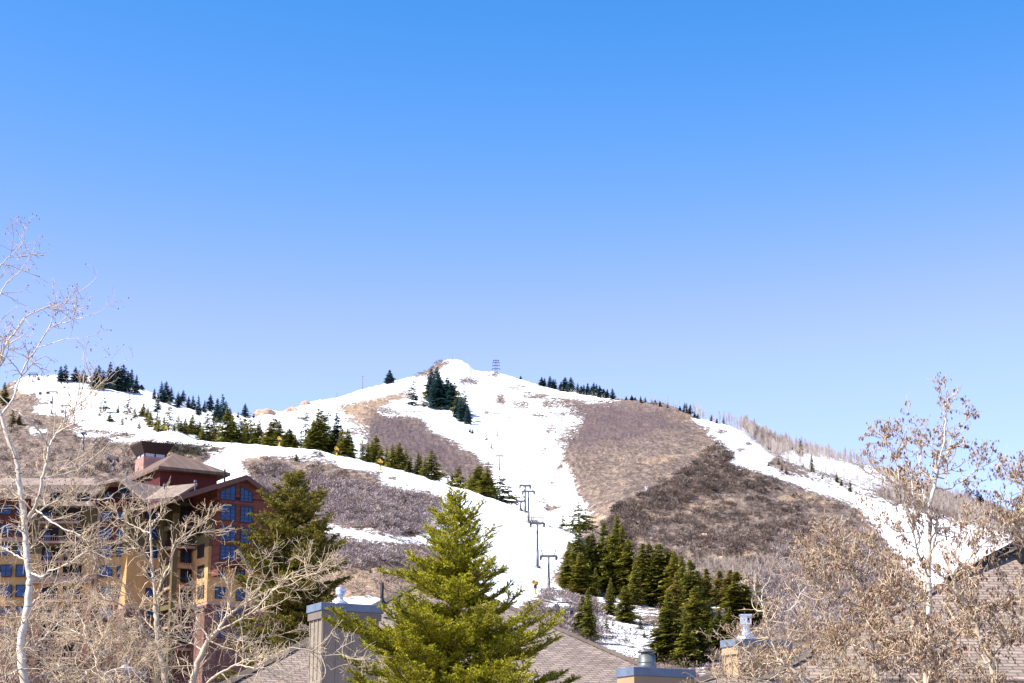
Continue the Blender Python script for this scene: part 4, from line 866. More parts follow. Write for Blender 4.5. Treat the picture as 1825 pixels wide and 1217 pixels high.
m.add(a + b + c_, [(3, 2, 1, 0)] + [(i, (i + 1) % 4, (i + 1) % 4 + 4, i + 4) for i in range(4)] + [(i + 4, (i + 1) % 4 + 4, (i + 1) % 4 + 8, i + 8) for i in range(4)] + [(8, 9, 10, 11)]); m.build('cap', plain('dark_bronze', (.04, .022, .02), .5), cup)
for (u, v) in ((293, 868), (348, 861), (226, 846)):
    m = MB(); q = at(u, v, 273); m.tube(q - UP * 1.4, q + UP * .1, .1); m.tube(q + UP * .1, q + UP * .45, .26, .22); m.build('roof_vent', m_steel, hotel)

# ---- condominium roofs and chimneys in front
m_shingle = wallmat('shingles', (.33, .255, .205), 'brick', .32, .15, .42, .22)
m_side_t = wallmat('tan_board', (.36, .26, .155)); m_side_g = wallmat('taupe_board', (.28, .235, .185)); m_trim = plain('trim_taupe', (.17, .14, .12), .7)
m_capm = plain('cap_metal', (.13, .17, .235), .5, .4, .2, 4, .1); m_galv = plain('galvanised', (.60, .63, .70), .32, .6, .15, 6, .6); m_black = plain('black_pipe', (.012, .012, .014), .6)
m_cond = wallmat('condo_siding', (.33, .26, .19))
def hip_house(label, Lc, Rc, Ap, depth, zbot, gname='condominium'):
    root = empty('condominium', Vector(((Lc.x + Rc.x) / 2, Lc.y, zbot)), label, 'house', None)
    e = Vector((Rc.x - Lc.x, Rc.y - Lc.y, 0)).normalized(); k = Vector((-e.y, e.x, 0))
    zL = (Lc.z + Rc.z) / 2; Lc = Vector((Lc.x, Lc.y, zL)); Rc = Vector((Rc.x, Rc.y, zL))
    kl, kr = Vector((Lc.x / Lc.y + .05, 1, 0)), Vector((Rc.x / Rc.y - .05, 1, 0)); Rb, Lb = Rc + kr * depth, Lc + kl * depth; Ae = Ap + (kl + kr) * .5 * max(depth - 2 * (Ap - Lc).dot(k), 1)
    m = MB(); pts = [Lc, Rc, Rb, Lb, Ap, Ae]; th = UP * .22
    m.add(pts + [p - th for p in pts[:4]], [(0, 1, 4), (1, 2, 5, 4), (2, 3, 5), (3, 0, 4, 5), (0, 6, 7, 1), (1, 7, 8, 2), (2, 8, 9, 3), (3, 9, 6, 0), (6, 9, 8, 7)])
    rf = uv_box(m.build('roof', m_shingle, root))
    m = MB(); 
    for a, b in ((Lc, Ap), (Rc, Ap), (Ap, Ae)):
        d = (b - a); n_ = int(d.length / .28)
        sdv = d.normalized().cross(UP).normalized()
        for i in range(n_):
            p = a + d * (i / n_); q = a + d * ((i + 1.15) / n_); 
            m.add([p - sdv * .14 - UP * .01, p + UP * .055, p + sdv * .14 - UP * .01, q - sdv * .14 + UP * .01, q + UP * .085, q + sdv * .14 + UP * .01], [(0, 1, 4, 3), (1, 2, 5, 4), (0, 2, 1), (3, 4, 5)])
    m.build('ridge_cap', m_shingle, rf)
    m = MB(); i_ = .5
    m.box(Lc + e * i_ + k * i_ + UP * (zbot - zL), e * ((Rc - Lc).length - 2 * i_), k * (depth - 2 * i_), UP * (zL - zbot - .25)); uv_box(m.build('wall', m_cond, root))
    return root, rf
A28 = R_(28); cx_ = Vector((math.cos(A28), math.sin(A28), 0)); cy_ = Vector((-math.sin(A28), math.cos(A28), 0))
def chimney(root, u, v, Yc, uR, uL, zbot, sid, label=None):
    """near cap corner at (u, v); right and left ends of the cap at uR, uL"""
    C = at(u, v, Yc)
    def fit(d, ut):
        lo, hi = 0, 4
        for _ in range(30):
            mid = (lo + hi) / 2; up = proj(C + d * mid)[0]
            if (up - u) * (ut - u) > 0 and abs(up - u) < abs(ut - u): lo = mid
            else: hi = mid
        return lo
    wr, wl = fit(cx_, uR), fit(cy_, uL); ch = .165; o = .07
    m = MB(); bz = C + cx_ * o + cy_ * o; W, D = wr - 2 * o, wl - 2 * o
    m.box(Vector((bz.x, bz.y, zbot)), cx_ * W, cy_ * D, UP * (C.z - ch - zbot))
    nb = max(2, round(W / .3)); 
    for i in range(nb + 1):
        p = Vector((bz.x, bz.y, zbot)) + cx_ * (i * (W - .04) / nb) - cy_ * .018; m.box(p, cx_ * .04, cy_ * .018, UP * (C.z - ch - .16 - zbot))
    nb = max(2, round(D / .24))
    for i in range(nb + 1):
        p = Vector((bz.x, bz.y, zbot)) + cy_ * (i * (D - .04) / nb) - cx_ * .018; m.box(p, cy_ * .04, cx_ * .018, UP * (C.z - ch - .16 - zbot))
    body = uv_box(m.build('chimney', sid, root))
    m = MB(); q = C + cx_ * (o - .045) + cy_ * (o - .045); m.box(Vector((q.x, q.y, C.z - ch - .17)), cx_ * (W + .09), cy_ * (D + .09), UP * .168); m.build('frieze', m_trim if sid is m_side_g else sid, body)
    m = MB(); m.box(Vector((C.x, C.y, C.z - ch)), cx_ * wr, cy_ * wl, UP * ch); 
    m.build('cap', m_capm, body, bevel=.008)
    return body, C, wr, wl
hA, rA = hip_house('condominium with wide shingled hip roof, directly behind the big green spruce', at(320, 1261, 38), at(1388, 1295, 46), at(775, 1024, 53), 30, 3.5)
c1, C1, wr, wl = chimney(hA, 572.6, 1072.6, 39.5, 683, 546.2, 11.5, m_side_g)
b = C1 + cx_ * wr * .42 + cy_ * wl * .5; k = b.y / F
m = MB(); m.lathe(b, [(16 * k, 0), (15 * k, 4 * k), (6.5 * k, 10 * k), (5.2 * k, 11 * k), (5.2 * k, 18 * k), (8.5 * k, 18.5 * k), (8.6 * k, 20 * k), (8.0 * k, 21 * k), (8.3 * k, 24 * k), (7.8 * k, 24.6 * k), (8.3 * k, 25.5 * k), (8.3 * k, 29 * k), (7 * k, 31.5 * k), (3 * k, 33 * k), (.1 * k, 33.4 * k)], 24)
m.build('flue', m_galv, c1, True)
pb = at(681, 1066, 47.5); m = MB(); m.tube(pb - UP * .4, at(681, 1038, 47.5), .045, .045, 14); m.lathe(pb - UP * .25, [(.16, 0), (.12, .12), (.05, .2), (.05, .25)], 14); m.build('vent_pipe', m_black, hA, True)
hB, rB = hip_house('condominium with broad pinkish shingled roof behind the leafy aspens at right', at(1360, 1208, 36), at(2560, 1216, 37), at(2010, 872, 47), 30, 3.0)
m = MB(); d0, d1 = at(1688, 1040, 40.6), at(1840, 960, 42.8); nn_ = (d1 - d0).normalized(); m.box(d0, d1 - d0, Vector((0, .2, 0)), UP * .16); m.build('rake_board_shadow', m_black, rB)  # edge board in black, which also paints the shadow along the rake
q = at(1824, 985, 42); m = MB(); m.box(q + Vector((-.12, -.15, -.25)), (.5, 0, 0), (0, .4, 0), (0, 0, .32)); m.box(q + Vector((-.06, -.1, .07)), (.4, 0, 0), (0, .3, 0), (0, 0, .2)); m.build('roof_vent', m_black, rB, bevel=.02)
hC, rC = hip_house('tan condominium whose boxy chimney rises at bottom centre beside a spruce', at(1000, 1330, 34), at(1500, 1330, 38), at(1250, 1250, 44), 16, 3.0)
c2, C2, wr, wl = chimney(hC, 1129, 1188, 36, 1240.5, 1096.5, 8, m_side_t)
b = C2 + cx_ * wr * .36 + cy_ * wl * .5; k = b.y / F
m = MB(); m.lathe(b, [(17 * k, 0), (16.5 * k, 4 * k), (16 * k, 8 * k), (15.2 * k, 9 * k), (16 * k, 10.5 * k), (16 * k, 12 * k), (15 * k, 12.5 * k), (15 * k, 24 * k), (14 * k, 24.2 * k), (10 * k, 24.4 * k), (10 * k, 28 * k), (16.5 * k, 28.2 * k), (16.8 * k, 30 * k), (13 * k, 32 * k), (.1, 33 * k)], 28)
m.build('flue', plain('weathered_flue', (.16, .17, .16), .4, .5, .3, 8, .5), c2, True)
hD, rD = hip_house('condominium with snow flecked roof and silver cowled chimney behind tangled twigs', at(1240, 1226, 38), at(1475, 1222, 41), at(1330, 1192, 46), 14, 3.0)
c3, C3, wr, wl = chimney(hD, 1314, 1137, 41, 1412, 1283, 11, m_side_t)
b = C3 + cx_ * wr * .32 + cy_ * wl * .5; k = b.y / F
m = MB(); m.lathe(b, [(18 * k, 0), (16 * k, 6 * k), (8 * k, 14 * k), (6.5 * k, 15 * k), (6.5 * k, 27 * k)], 18); m.box(b + Vector((-9 * k, -9 * k, 27 * k)), (18 * k, 0, 0), (0, 18 * k, 0), (0, 0, 16 * k)); m.box(b + Vector((-10.5 * k, -10.5 * k, 43 * k)), (21 * k, 0, 0), (0, 21 * k, 0), (0, 0, 2 * k)); fl_ = m.build('flue', m_galv, c3)
m = MB(); m.box(b + Vector((2 * k, -9.3 * k, 30 * k)), (4 * k, 0, 0), (0, .3 * k, 0), (0, 0, 11 * k)); m.build('slot', m_black, c3)
hE, rE = hip_house('condominium whose low grey chimney shows at bottom left behind twigs', at(60, 1290, 42), at(420, 1290, 46), at(230, 1240, 52), 16, 3.5)
c4, C4, wr, wl = chimney(hE, 198, 1193, 44, 262, 181, 9, m_side_g)
b = C4 + cx_ * wr * .55 + cy_ * wl * .5; k = b.y / F
m = MB(); m.lathe(b, [(14 * k, 0), (13 * k, 5 * k), (6 * k, 12 * k), (5 * k, 13 * k), (5 * k, 19 * k), (8 * k, 20 * k), (8 * k, 26 * k), (2 * k, 28 * k), (.1 * k, 28 * k)], 20); m.build('flue', m_galv, c4, True)
# ------------------------------------------------------------------ near spruces, needle by needle
m_need = leafmat('needles_sunny', (.13, .135, .008), (.48, .455, .02), .14, 6, 0, (.78, .69, .07), 0)
m_need2 = leafmat('needles_olive', (.055, .06, .008), (.25, .22, .022), .16, 3, 0, (.50, .41, .05), 0)
def spruce(name, label, u, vtop, Yt, prof, zbase, mat, seed, whorl=.15, per=7, s2=.05, s3=.045, nlen=.021, nw=.007, nden=200, drop=0.0, upturn=1.0, l3=.09, zmin_v=1400):
    rs = np.random.RandomState(seed); top = at(u, vtop, Yt); k = Yt / F
    root = empty(name, (top.x, top.y, zbase), label, 'spruce tree')
    m = MB(); m.tube((top.x, top.y, zbase), (top.x, top.y, top.z - .9), .17, .05, 12); m.tube((top.x, top.y, top.z - .9), (top.x, top.y, top.z), .05, .006, 8); m.build('trunk', m_bark, root, True)
    zmin = at(u, zmin_v, Yt).z; depth = top.z - zmin
    pv = np.array([p[0] for p in prof]) * k; pr = np.array([p[1] for p in prof]) * k
    A, B, W = [], [], []; wood = []
    d = .06
    while d < depth:
        n = per + rs.randint(-1, 2); a0 = rs.rand() * 6.28
        for i in range(n):
            dd = d + rs.normal() * whorl * .35; az = a0 + i * 6.283 / n + rs.normal() * .25
            r = np.interp(dd + .12, pv, pr) * rs.uniform(.62, 1.08 + (.12 if dd < 1.2 else 0))
            if r < .05: r = .05
            el = np.interp(dd / depth, [0, .15, .4, 1], [1.0, .62, .28, .05]) - drop + rs.normal() * .08
            hd = np.array([math.cos(az), math.sin(az), 0]); M = 9; t = np.linspace(0, 1, M)
            z = np.sin(el) * r * t + (-.22 * t + (.30 * upturn) * t * t) * r
            P = np.array([top.x, top.y, top.z - dd]) + hd * (r * t)[:, None]; P[:, 2] += z
            P += np.cumsum(rs.normal(size=(M, 3)) * .008 * (1 + r), 0)
            wood.append((P, np.linspace(.004 + .012 * r, .003, M)))
            sd = np.array([-hd[1], hd[0], 0]); ns = max(3, int(r / s2 * 2))
            ts = np.clip((np.arange(ns) + rs.rand(ns)) / ns, .08, .99); ts = ts**.85
            base = np.stack([np.interp(ts, t, P[:, c]) for c in range(3)], 1)
            T = np.gradient(P, axis=0); T = unit(np.stack([np.interp(ts, t, T[:, c]) for c in range(3)], 1))
            sg = np.where(np.arange(ns) % 2 == 0, 1, -1)[:, None]
            dr = unit(T * .75 + sd * sg * .85 + rs.normal(size=(ns, 3)) * .14 + np.array([0, 0, .10 - drop]))
            L = (.42 * r * (1 - ts) + .07 + .02 * r) * rs.uniform(.6, 1.15, ns); L = np.minimum(L, .55)
            e = base + dr * L[:, None]; e[:, 2] += L * .12 * upturn - drop * L * .4
            A.append(base); B.append(e); W.append(np.ones(ns))
            A.append(P[:-1]); B.append(P[1:]); W.append(np.ones(M - 1) * .8)
            # tertiary shoots
            n3 = np.maximum(1, (L / s3 * 2).astype(int)); ix = np.repeat(np.arange(ns), n3); m3 = len(ix)
            t3 = rs.rand(m3); b3 = base[ix] + (e - base)[ix] * t3[:, None]; side3 = unit(np.cross(dr[ix], np.array([0, 0, 1.])) + 1e-6)
            sg3 = np.where(rs.rand(m3) < .5, 1, -1)[:, None]
            d3 = unit(dr[ix] * .8 + side3 * sg3 * .75 + rs.normal(size=(m3, 3)) * .25 + np.array([0, 0, .12 - drop * 1.5]))
            L3 = l3 * rs.uniform(.5, 1.2, m3) * (1.1 - .5 * t3) * np.clip(L[ix] / .12, .4, 1)
            A.append(b3); B.append(b3 + d3 * L3[:, None]); W.append(np.ones(m3))
        d += whorl * rs.uniform(.7, 1.3)
    # leading shoot
    A.append(np.array([[top.x, top.y, top.z - .3]])); B.append(np.array([[top.x, top.y, top.z]])); W.append(np.ones(1))
    A, B = np.concatenate(A), np.concatenate(B)
    lod = np.where(A[:, 2] < at(u, 1235, Yt).z, .35, 1.0)
    L = np.linalg.norm(B - A, axis=1); n = np.maximum(2, (L * nden * lod).astype(int)); ix = np.repeat(np.arange(len(A)), n); N = len(ix)
    t = rs.rand(N)[:, None]; T = unit(B - A)[ix]; p = A[ix] + (B - A)[ix] * t
    q = rs.normal(size=(N, 3)); q -= (q * T).sum(1, keepdims=True) * T; q = unit(q)
    q = unit(q + np.array([0, 0, .25])); dn = unit(T * .75 + q); wv = unit(np.cross(dn, rnd_dirs(rs, N))) * nw * .5
    tip = p + dn * nlen * rs.uniform(.75, 1.15, (N, 1))
    V = np.stack([p - wv, p + wv, tip], 1).reshape(-1, 3) - np.array(root.location)
    me = raw_mesh('crown', V, np.arange(len(V)), np.full(N, 3), mat)
    sv = np.clip(.5 + .22 * rs.normal(size=len(A)), 0, 1); attr(me, 'var', np.repeat(sv[ix], 3))
    link('crown', me, root)
    Pw = np.stack([w_[0] for w_ in wood]); Rw = np.stack([w_[1] for w_ in wood]); Vw, Fw = tubes(Pw, Rw, 4)
    keep = (L > .05); P2 = np.stack([A[keep], B[keep]], 1); R2 = np.full((keep.sum(), 2), nw * .35); V2, F2 = tubes(P2, R2, 3)
    Vw, Fw = merge_quads([(Vw, Fw), (V2, F2)])
    link('branches', raw_mesh('branches', Vw - np.array(root.location), Fw.ravel(), np.full(len(Fw), 4), m_bark), root)
    print('SPRUCE', name, N, len(A)); return root
spruce('spruce_tree', 'big sunny yellow green spruce at centre foreground, in front of the shingled roof', 812, 882, 20, [(0, 4), (40, 20), (80, 44), (130, 72), (180, 90), (230, 108), (270, 150), (310, 200), (350, 235), (400, 250), (520, 300)], 3.0, m_need, 11, whorl=.15, per=8, nden=330)
spruce('spruce_tree', 'dark olive drooping spruce beside the red gable of the hotel', 528, 847, 50, [(0, 6), (30, 26), (60, 44), (110, 76), (160, 112), (200, 105), (300, 112), (520, 140)], 6.0, m_need2, 12, whorl=.3, per=7, s2=.1, s3=.09, nlen=.06, nw=.022, nden=95, drop=.18, upturn=1.2, l3=.2, zmin_v=1330)

# ------------------------------------------------------------------ bare aspens
def bark_mat(name, lo, hi, mark):
    m, t, b = newmat(name, .8, .25); c = coords(t, 'Object', (1, 1, 1)); cs = coords(t, 'Object', (2, 2, 11))
    base = ramp(t, noise(t, 5, 4, c), [(.3, lo), (.65, hi)])
    mk = ramp(t, noise(t, 4, 3, cs, .6), [(.62, (0, 0, 0)), (.68, (1, 1, 1))])
    t.links.new(mixc(t, mk, base, mark), b.inputs['Base Color']); return m
m_white = bark_mat('aspen_bark', (.50, .42, .33), (.72, .66, .56), (.10, .075, .05))
m_cream = bark_mat('cream_bark', (.40, .32, .22), (.60, .50, .37), (.12, .09, .06))
m_twig = plain('pale_twigs', (.56, .44, .30), .75, .2, .3, 6)
m_twig2 = plain('tan_twigs', (.54, .41, .28), .75, .2, .3, 6)
m_bud = plain('buds', (.10, .06, .04), .7)
m_leaf = leafmat('dry_leaves', (.13, .075, .045), (.42, .28, .18), .35, 9, 0, (.72, .57, .42), 0)
def catmull(pts, M):
    p = np.array(pts, float); p = np.vstack([2 * p[0] - p[1], p, 2 * p[-1] - p[-2]]); n = len(p) - 3
    s = np.linspace(0, n - 1e-6, M); i = s.astype(int); f = (s - i)[:, None]; a, b, c, d = p[i], p[i + 1], p[i + 2], p[i + 3]
    return .5 * ((2 * b) + (c - a) * f + (2 * a - 5 * b + 4 * c - d) * f**2 + (3 * b - a - 3 * c + d) * f**3)
def spawn(rs, P, R, dens, Lr, ang, M, up, wander, r0, r1, tmin=.1, taper=.5, out=0):
    seg = np.linalg.norm(P[:, 1:] - P[:, :-1], axis=2).sum(1); n = rs.poisson(dens * seg * (1 - tmin)); ix = np.repeat(np.arange(len(P)), n); N = len(ix)
    t = tmin + (1 - tmin) * rs.rand(N); mm = P.shape[1] - 1; f = t * mm; i = np.minimum(f.astype(int), mm - 1); fr = (f - i)[:, None]
    p = P[ix, i] * (1 - fr) + P[ix, i + 1] * fr; T = unit(P[ix, i + 1] - P[ix, i]); pr = R[ix, i] * (1 - fr[:, 0]) + R[ix, i + 1] * fr[:, 0]
    q = rnd_dirs(rs, N); q -= (q * T).sum(1, keepdims=True) * T; q = unit(q); a = np.radians(rs.uniform(ang[0], ang[1], N))[:, None]
    d = unit(T * np.cos(a) + q * np.sin(a) + np.array([0, 0, up * .5])); L = rs.uniform(Lr[0], Lr[1], N) * (1 - taper * t)
    out_ = [p]; 
    kink = rs.normal(size=(N, 3)) * wander
    for s in range(M - 1):
        d = unit(d + rs.normal(size=(N, 3)) * wander + kink * .3 + np.array([0, 0, up])); out_.append(out_[-1] + d * (L / (M - 1))[:, None])
    ra = np.minimum(pr * .75, r0); Rr = ra[:, None] + (np.minimum(r1, ra)[:, None] - ra[:, None]) * np.linspace(0, 1, M)[None]
    return np.stack(out_, 1), Rr
DM = (5.0, 3.6, 3.0)
def bare_tree(label, limbs, Y0, seed, leaves=0, twig=None, d1=3.0, d2=6.0, d3=7.0, L1=(.5, 1.4), L2=(.15, .55), L3=(.05, .18), up=.05, buds=False, zb=3.2, leaf_size=.037, cat='bare tree', tmin=.12, w1=.13, sky_thin=False, bark=None):
    tw = 1.4 if leaves else 1.0
    rs = np.random.RandomState(seed); M = 26; P, R = [], []
    for (ra, rb, pts) in limbs:
        w_ = [np.array(at(p[0], p[1], Y0 + (p[2] if len(p) > 2 else 0))) for p in pts]
        c = catmull(w_, M); jit = rs.normal(size=(M, 3)) * .004; c += jit; P.append(c); f_ = .68 if ra > .035 else .6; R.append(np.linspace(ra * f_, rb * f_, M) * (1 + .06 * rs.normal(size=M)))
    P, R = np.stack(P), np.stack(R)
    b0 = P[0][0]; root = empty('aspen_tree', (b0[0], b0[1], zb), label, cat)
    rl = np.array(root.location)
    tr = np.stack([np.array([b0[0], b0[1], zb]), (np.array([b0[0], b0[1], zb]) + b0) / 2, b0])[None]; 
    Vt, Ft = tubes(tr, np.array([[R[0][0] * 1.5, R[0][0] * 1.2, R[0][0]]]), 14)
    Vl, Fl = tubes(P, R, 12); V, Fc = merge_quads([(Vt, Ft), (Vl, Fl)])
    link('trunk', raw_mesh('trunk', V - rl, Fc.ravel(), np.full(len(Fc), 4), bark or m_white, smooth=True), root)
    d1, d2, d3 = d1 * DM[0], d2 * DM[1], d3 * DM[2]
    mv = np.array([proj(c_[13])[1] for c_ in P]); dn_ = d1 * np.clip((mv - 600) / 350, .48, 1.0) if sky_thin else d1
    P1, R1 = spawn(rs, P, R, dn_, L1, (30, 75), 9, up, w1, .0075 * tw, .003 * tw, tmin)
    P2, R2 = spawn(rs, np.concatenate([P1]), np.concatenate([R1]), d2, L2, (30, 80), 6, up * .8, .2, .0042 * tw, .0021, .1)
    P3, R3 = spawn(rs, P2, R2, d3, L3, (30, 80), 4, up, .25, .0028, .0016, .15, .3)
    V, Fc = merge_quads([tubes(P1, R1, 5), tubes(P2, R2, 4), tubes(P3, R3, 3)])
    link('twigs', raw_mesh('twigs', V - rl, Fc.ravel(), np.full(len(Fc), 4), twig or m_twig, smooth=True), root)
    if buds:
        tips = np.concatenate([P3[:, -1], P2[:, -1]]); tips = tips[rs.rand(len(tips)) < .3]; n = len(tips); s = rs.uniform(.004, .008, n)[:, None, None]
        o = np.array([[1, 0, 0], [0, 1, 0], [-1, 0, 0], [0, -1, 0], [0, 0, 1.5], [0, 0, -1.5]])[None] * s + tips[:, None]
        f = np.array([[0, 1, 4], [1, 2, 4], [2, 3, 4], [3, 0, 4], [1, 0, 5], [2, 1, 5], [3, 2, 5], [0, 3, 5]]); Fc = (f[None] + (np.arange(n) * 6)[:, None, None]).reshape(-1)
        link('buds', raw_mesh('buds', o.reshape(-1, 3) - rl, Fc, np.full(n * 8, 3), m_bud), root)['kind'] = 'stuff'
    if leaves:
        src = np.concatenate([P3[:, -1], P3[:, 2], P2[:, 4]]); tp = src[rs.randint(0, len(src), leaves)]; n = len(tp)
        # leaves hang in loose bunches
        tp = tp + rs.normal(size=(n, 3)) * .012; d = unit(np.array([0, 0, -1.]) + rs.normal(size=(n, 3)) * .3); sd_ = unit(np.cross(d, rnd_dirs(rs, n))); nn = np.cross(d, sd_)
        l = rs.uniform(.55, 1.35, (n, 1)) * leaf_size; wd = l * rs.uniform(.16, .34, (n, 1)); cu = rs.uniform(-.3, .5, (n, 1)) * l
        a = tp; b_ = tp + d * l * .45 + sd_ * wd + nn * cu; c = tp + d * l + nn * cu * .2; e = tp + d * l * .45 - sd_ * wd + nn * cu; mid = tp + d * l * .5
        V = np.stack([a, b_, mid, c, e], 1).reshape(-1, 3); f = np.array([[0, 1, 2], [1, 3, 2], [0, 2, 4], [2, 3, 4]]); Fc = (f[None] + (np.arange(n) * 5)[:, None, None]).reshape(-1)
        me = raw_mesh('dry_leaves', V - rl, Fc, np.full(n * 4, 3), m_leaf); attr(me, 'var', np.repeat(np.clip(.5 + .36 * rs.normal(size=n), 0, 1), 5)); link('dry_leaves', me, root)['kind'] = 'stuff'
    return root
# left: the white trunk and everything that grows out of it
bare_tree('white barked aspen at far left whose long limbs reach into the sky', [
    (.062, .052, [(47, 1300), (46, 1230), (39, 1180), (36, 1150), (44, 1110), (50, 1070), (54, 1030)]),
    (.052, .040, [(54, 1030), (50, 1000), (46, 960), (42, 920), (37, 880), (33, 845)]),
    (.036, .018, [(33, 845), (28, 815), (14, 780), (4, 750), (-14, 700), (-24, 650), (-18, 600)]),
    (.030, .022, [(50, 922), (62, 905, -.2), (69, 885, -.3), (77, 852, -.4), (84, 822, -.4), (87, 796, -.4)]),
    (.018, .009, [(87, 796, -.4), (70, 768, -.5), (45, 744, -.6), (22, 728, -.6), (-5, 700, -.6)]),
    (.017, .004, [(87, 796, -.4), (98, 775, -.3), (115, 748, -.3), (135, 722, -.2), (146, 695, -.2), (151, 655, -.2), (149, 606, -.2)]),
    (.013, .004, [(100, 772, -.3), (122, 760, -.5), (152, 748, -.6), (182, 742, -.7), (222, 738, -.8)]),
    (.012, .004, [(115, 748, -.3), (140, 725, .1), (165, 698, .2), (185, 680, .3), (222, 640, .3)]),
    (.024, .012, [(-12, 760), (5, 735, .2), (22, 712, .2), (32, 685, .3), (37, 672, .3), (48, 645, .3), (66, 620, .3)]),
    (.012, .003, [(66, 620, .3), (86, 586, .3), (96, 563, .3), (106, 550, .3), (125, 531, .3), (152, 514, .3), (170, 496, .3), (172, 480, .3)]),
    (.009, .003, [(86, 588, .3), (105, 578, .2), (130, 570, .1), (160, 562, 0), (182, 553, 0), (194, 537, 0)]),
    (.008, .003, [(66, 620, .3), (90, 612, .2), (118, 604, .1), (150, 602, 0), (176, 594, 0)]),
    (.020, .008, [(-20, 720), (0, 645), (12, 612), (30, 586), (48, 563), (70, 552), (92, 544)]),
    (.014, .003, [(-30, 600), (-8, 545), (8, 510), (36, 482), (55, 455), (71, 418)]),
    (.012, .003, [(-28, 560), (-5, 485), (12, 462), (28, 448), (43, 425), (30, 415)]),
    (.011, .004, [(-20, 590), (2, 570), (18, 555), (33, 545)]),
    (.018, .005, [(54, 1020), (72, 1028, -.2), (90, 1017, -.3), (120, 1005, -.5), (150, 985, -.6), (178, 980, -.6)]),
    (.016, .005, [(47, 930), (80, 903, .3), (108, 893, .4), (150, 889, .4), (186, 890, .4), (214, 873, .4), (246, 862, .4)]),
    (.015, .004, [(62, 905), (100, 935, -.4), (142, 955, -.5), (156, 968, -.5), (160, 985, -.5)]),
    (.014, .004, [(77, 852, -.4), (100, 848, -.2), (135, 838, 0), (156, 822, .2), (178, 806, .3), (194, 788, .3)]),
    (.014, .004, [(47, 1160), (80, 1135, .3), (110, 1105, .5), (140, 1085, .6)]), (.014, .004, [(40, 1190), (20, 1200, -.3), (-10, 1212, -.5)]),
    (.013, .004, [(52, 1080), (80, 1055, .3), (105, 1040, .5), (130, 1035, .5)]), (.013, .004, [(50, 1000), (20, 985, .3), (0, 975, .5), (-30, 975, .5)]),
    (.013, .004, [(45, 950), (20, 935, -.3), (-5, 945, -.5), (-20, 950, -.5)]), (.013, .005, [(33, 850), (10, 870, .3), (-20, 885, .4)]),
    (.013, .004, [(48, 1215), (80, 1200, .2), (120, 1190, .4), (160, 1205, .5)]),
    ], 18.5, 21, buds=True, sky_thin=True, d1=2.6, d2=5.0, d3=5, L1=(.15, .55), L2=(.08, .34), L3=(.03, .12))
bare_tree('slim bare tree with crooked upright limbs in front of the hotel balconies', [
    (.055, .040, [(305, 1300), (296, 1225), (291, 1190), (283, 1150), (279, 1110), (277, 1080)]),
    (.030, .012, [(277, 1080), (275, 1050), (273, 1020), (269, 980), (268, 950), (268, 920), (262, 895)]),
    (.022, .006, [(277, 1070), (290, 1030, .2), (303, 1005, .3), (308, 975, .3), (325, 955, .3), (343, 943, .3), (365, 930, .3), (381, 918, .3)]),
    (.012, .004, [(303, 1000, .3), (320, 965, .1), (350, 950, 0), (375, 948, 0), (394, 942, 0)]),
    (.028, .010, [(286, 1165), (270, 1140, -.2), (258, 1125, -.3), (252, 1108, -.3), (236, 1092, -.4), (210, 1075, -.5), (180, 1068, -.6)]),
    (.014, .005, [(252, 1108, -.3), (243, 1075, -.4), (225, 1045, -.5), (200, 1030, -.6), (170, 1022, -.6)]),
    (.014, .004, [(273, 1020), (255, 985, -.3), (240, 960, -.4), (225, 930, -.5), (222, 905, -.5)]),
    (.013, .004, [(268, 950), (245, 940, .3), (215, 925, .5), (200, 905, .5)]), (.012, .004, [(268, 940), (285, 915, .2), (290, 890, .3), (310, 880, .3)]),
    (.013, .004, [(279, 1110), (310, 1085, .3), (330, 1075, .4), (355, 1085, .4)]), (.012, .004, [(283, 1150), (310, 1120, .4), (335, 1105, .4)]),
    (.013, .004, [(200, 1000, -.5), (170, 985, -.5), (140, 970, -.5), (110, 975, -.5)]),
    ], 20, 22, bark=m_cream, d1=2.6, d2=6, d3=5, L1=(.12, .5), L2=(.08, .32), L3=(.03, .12))
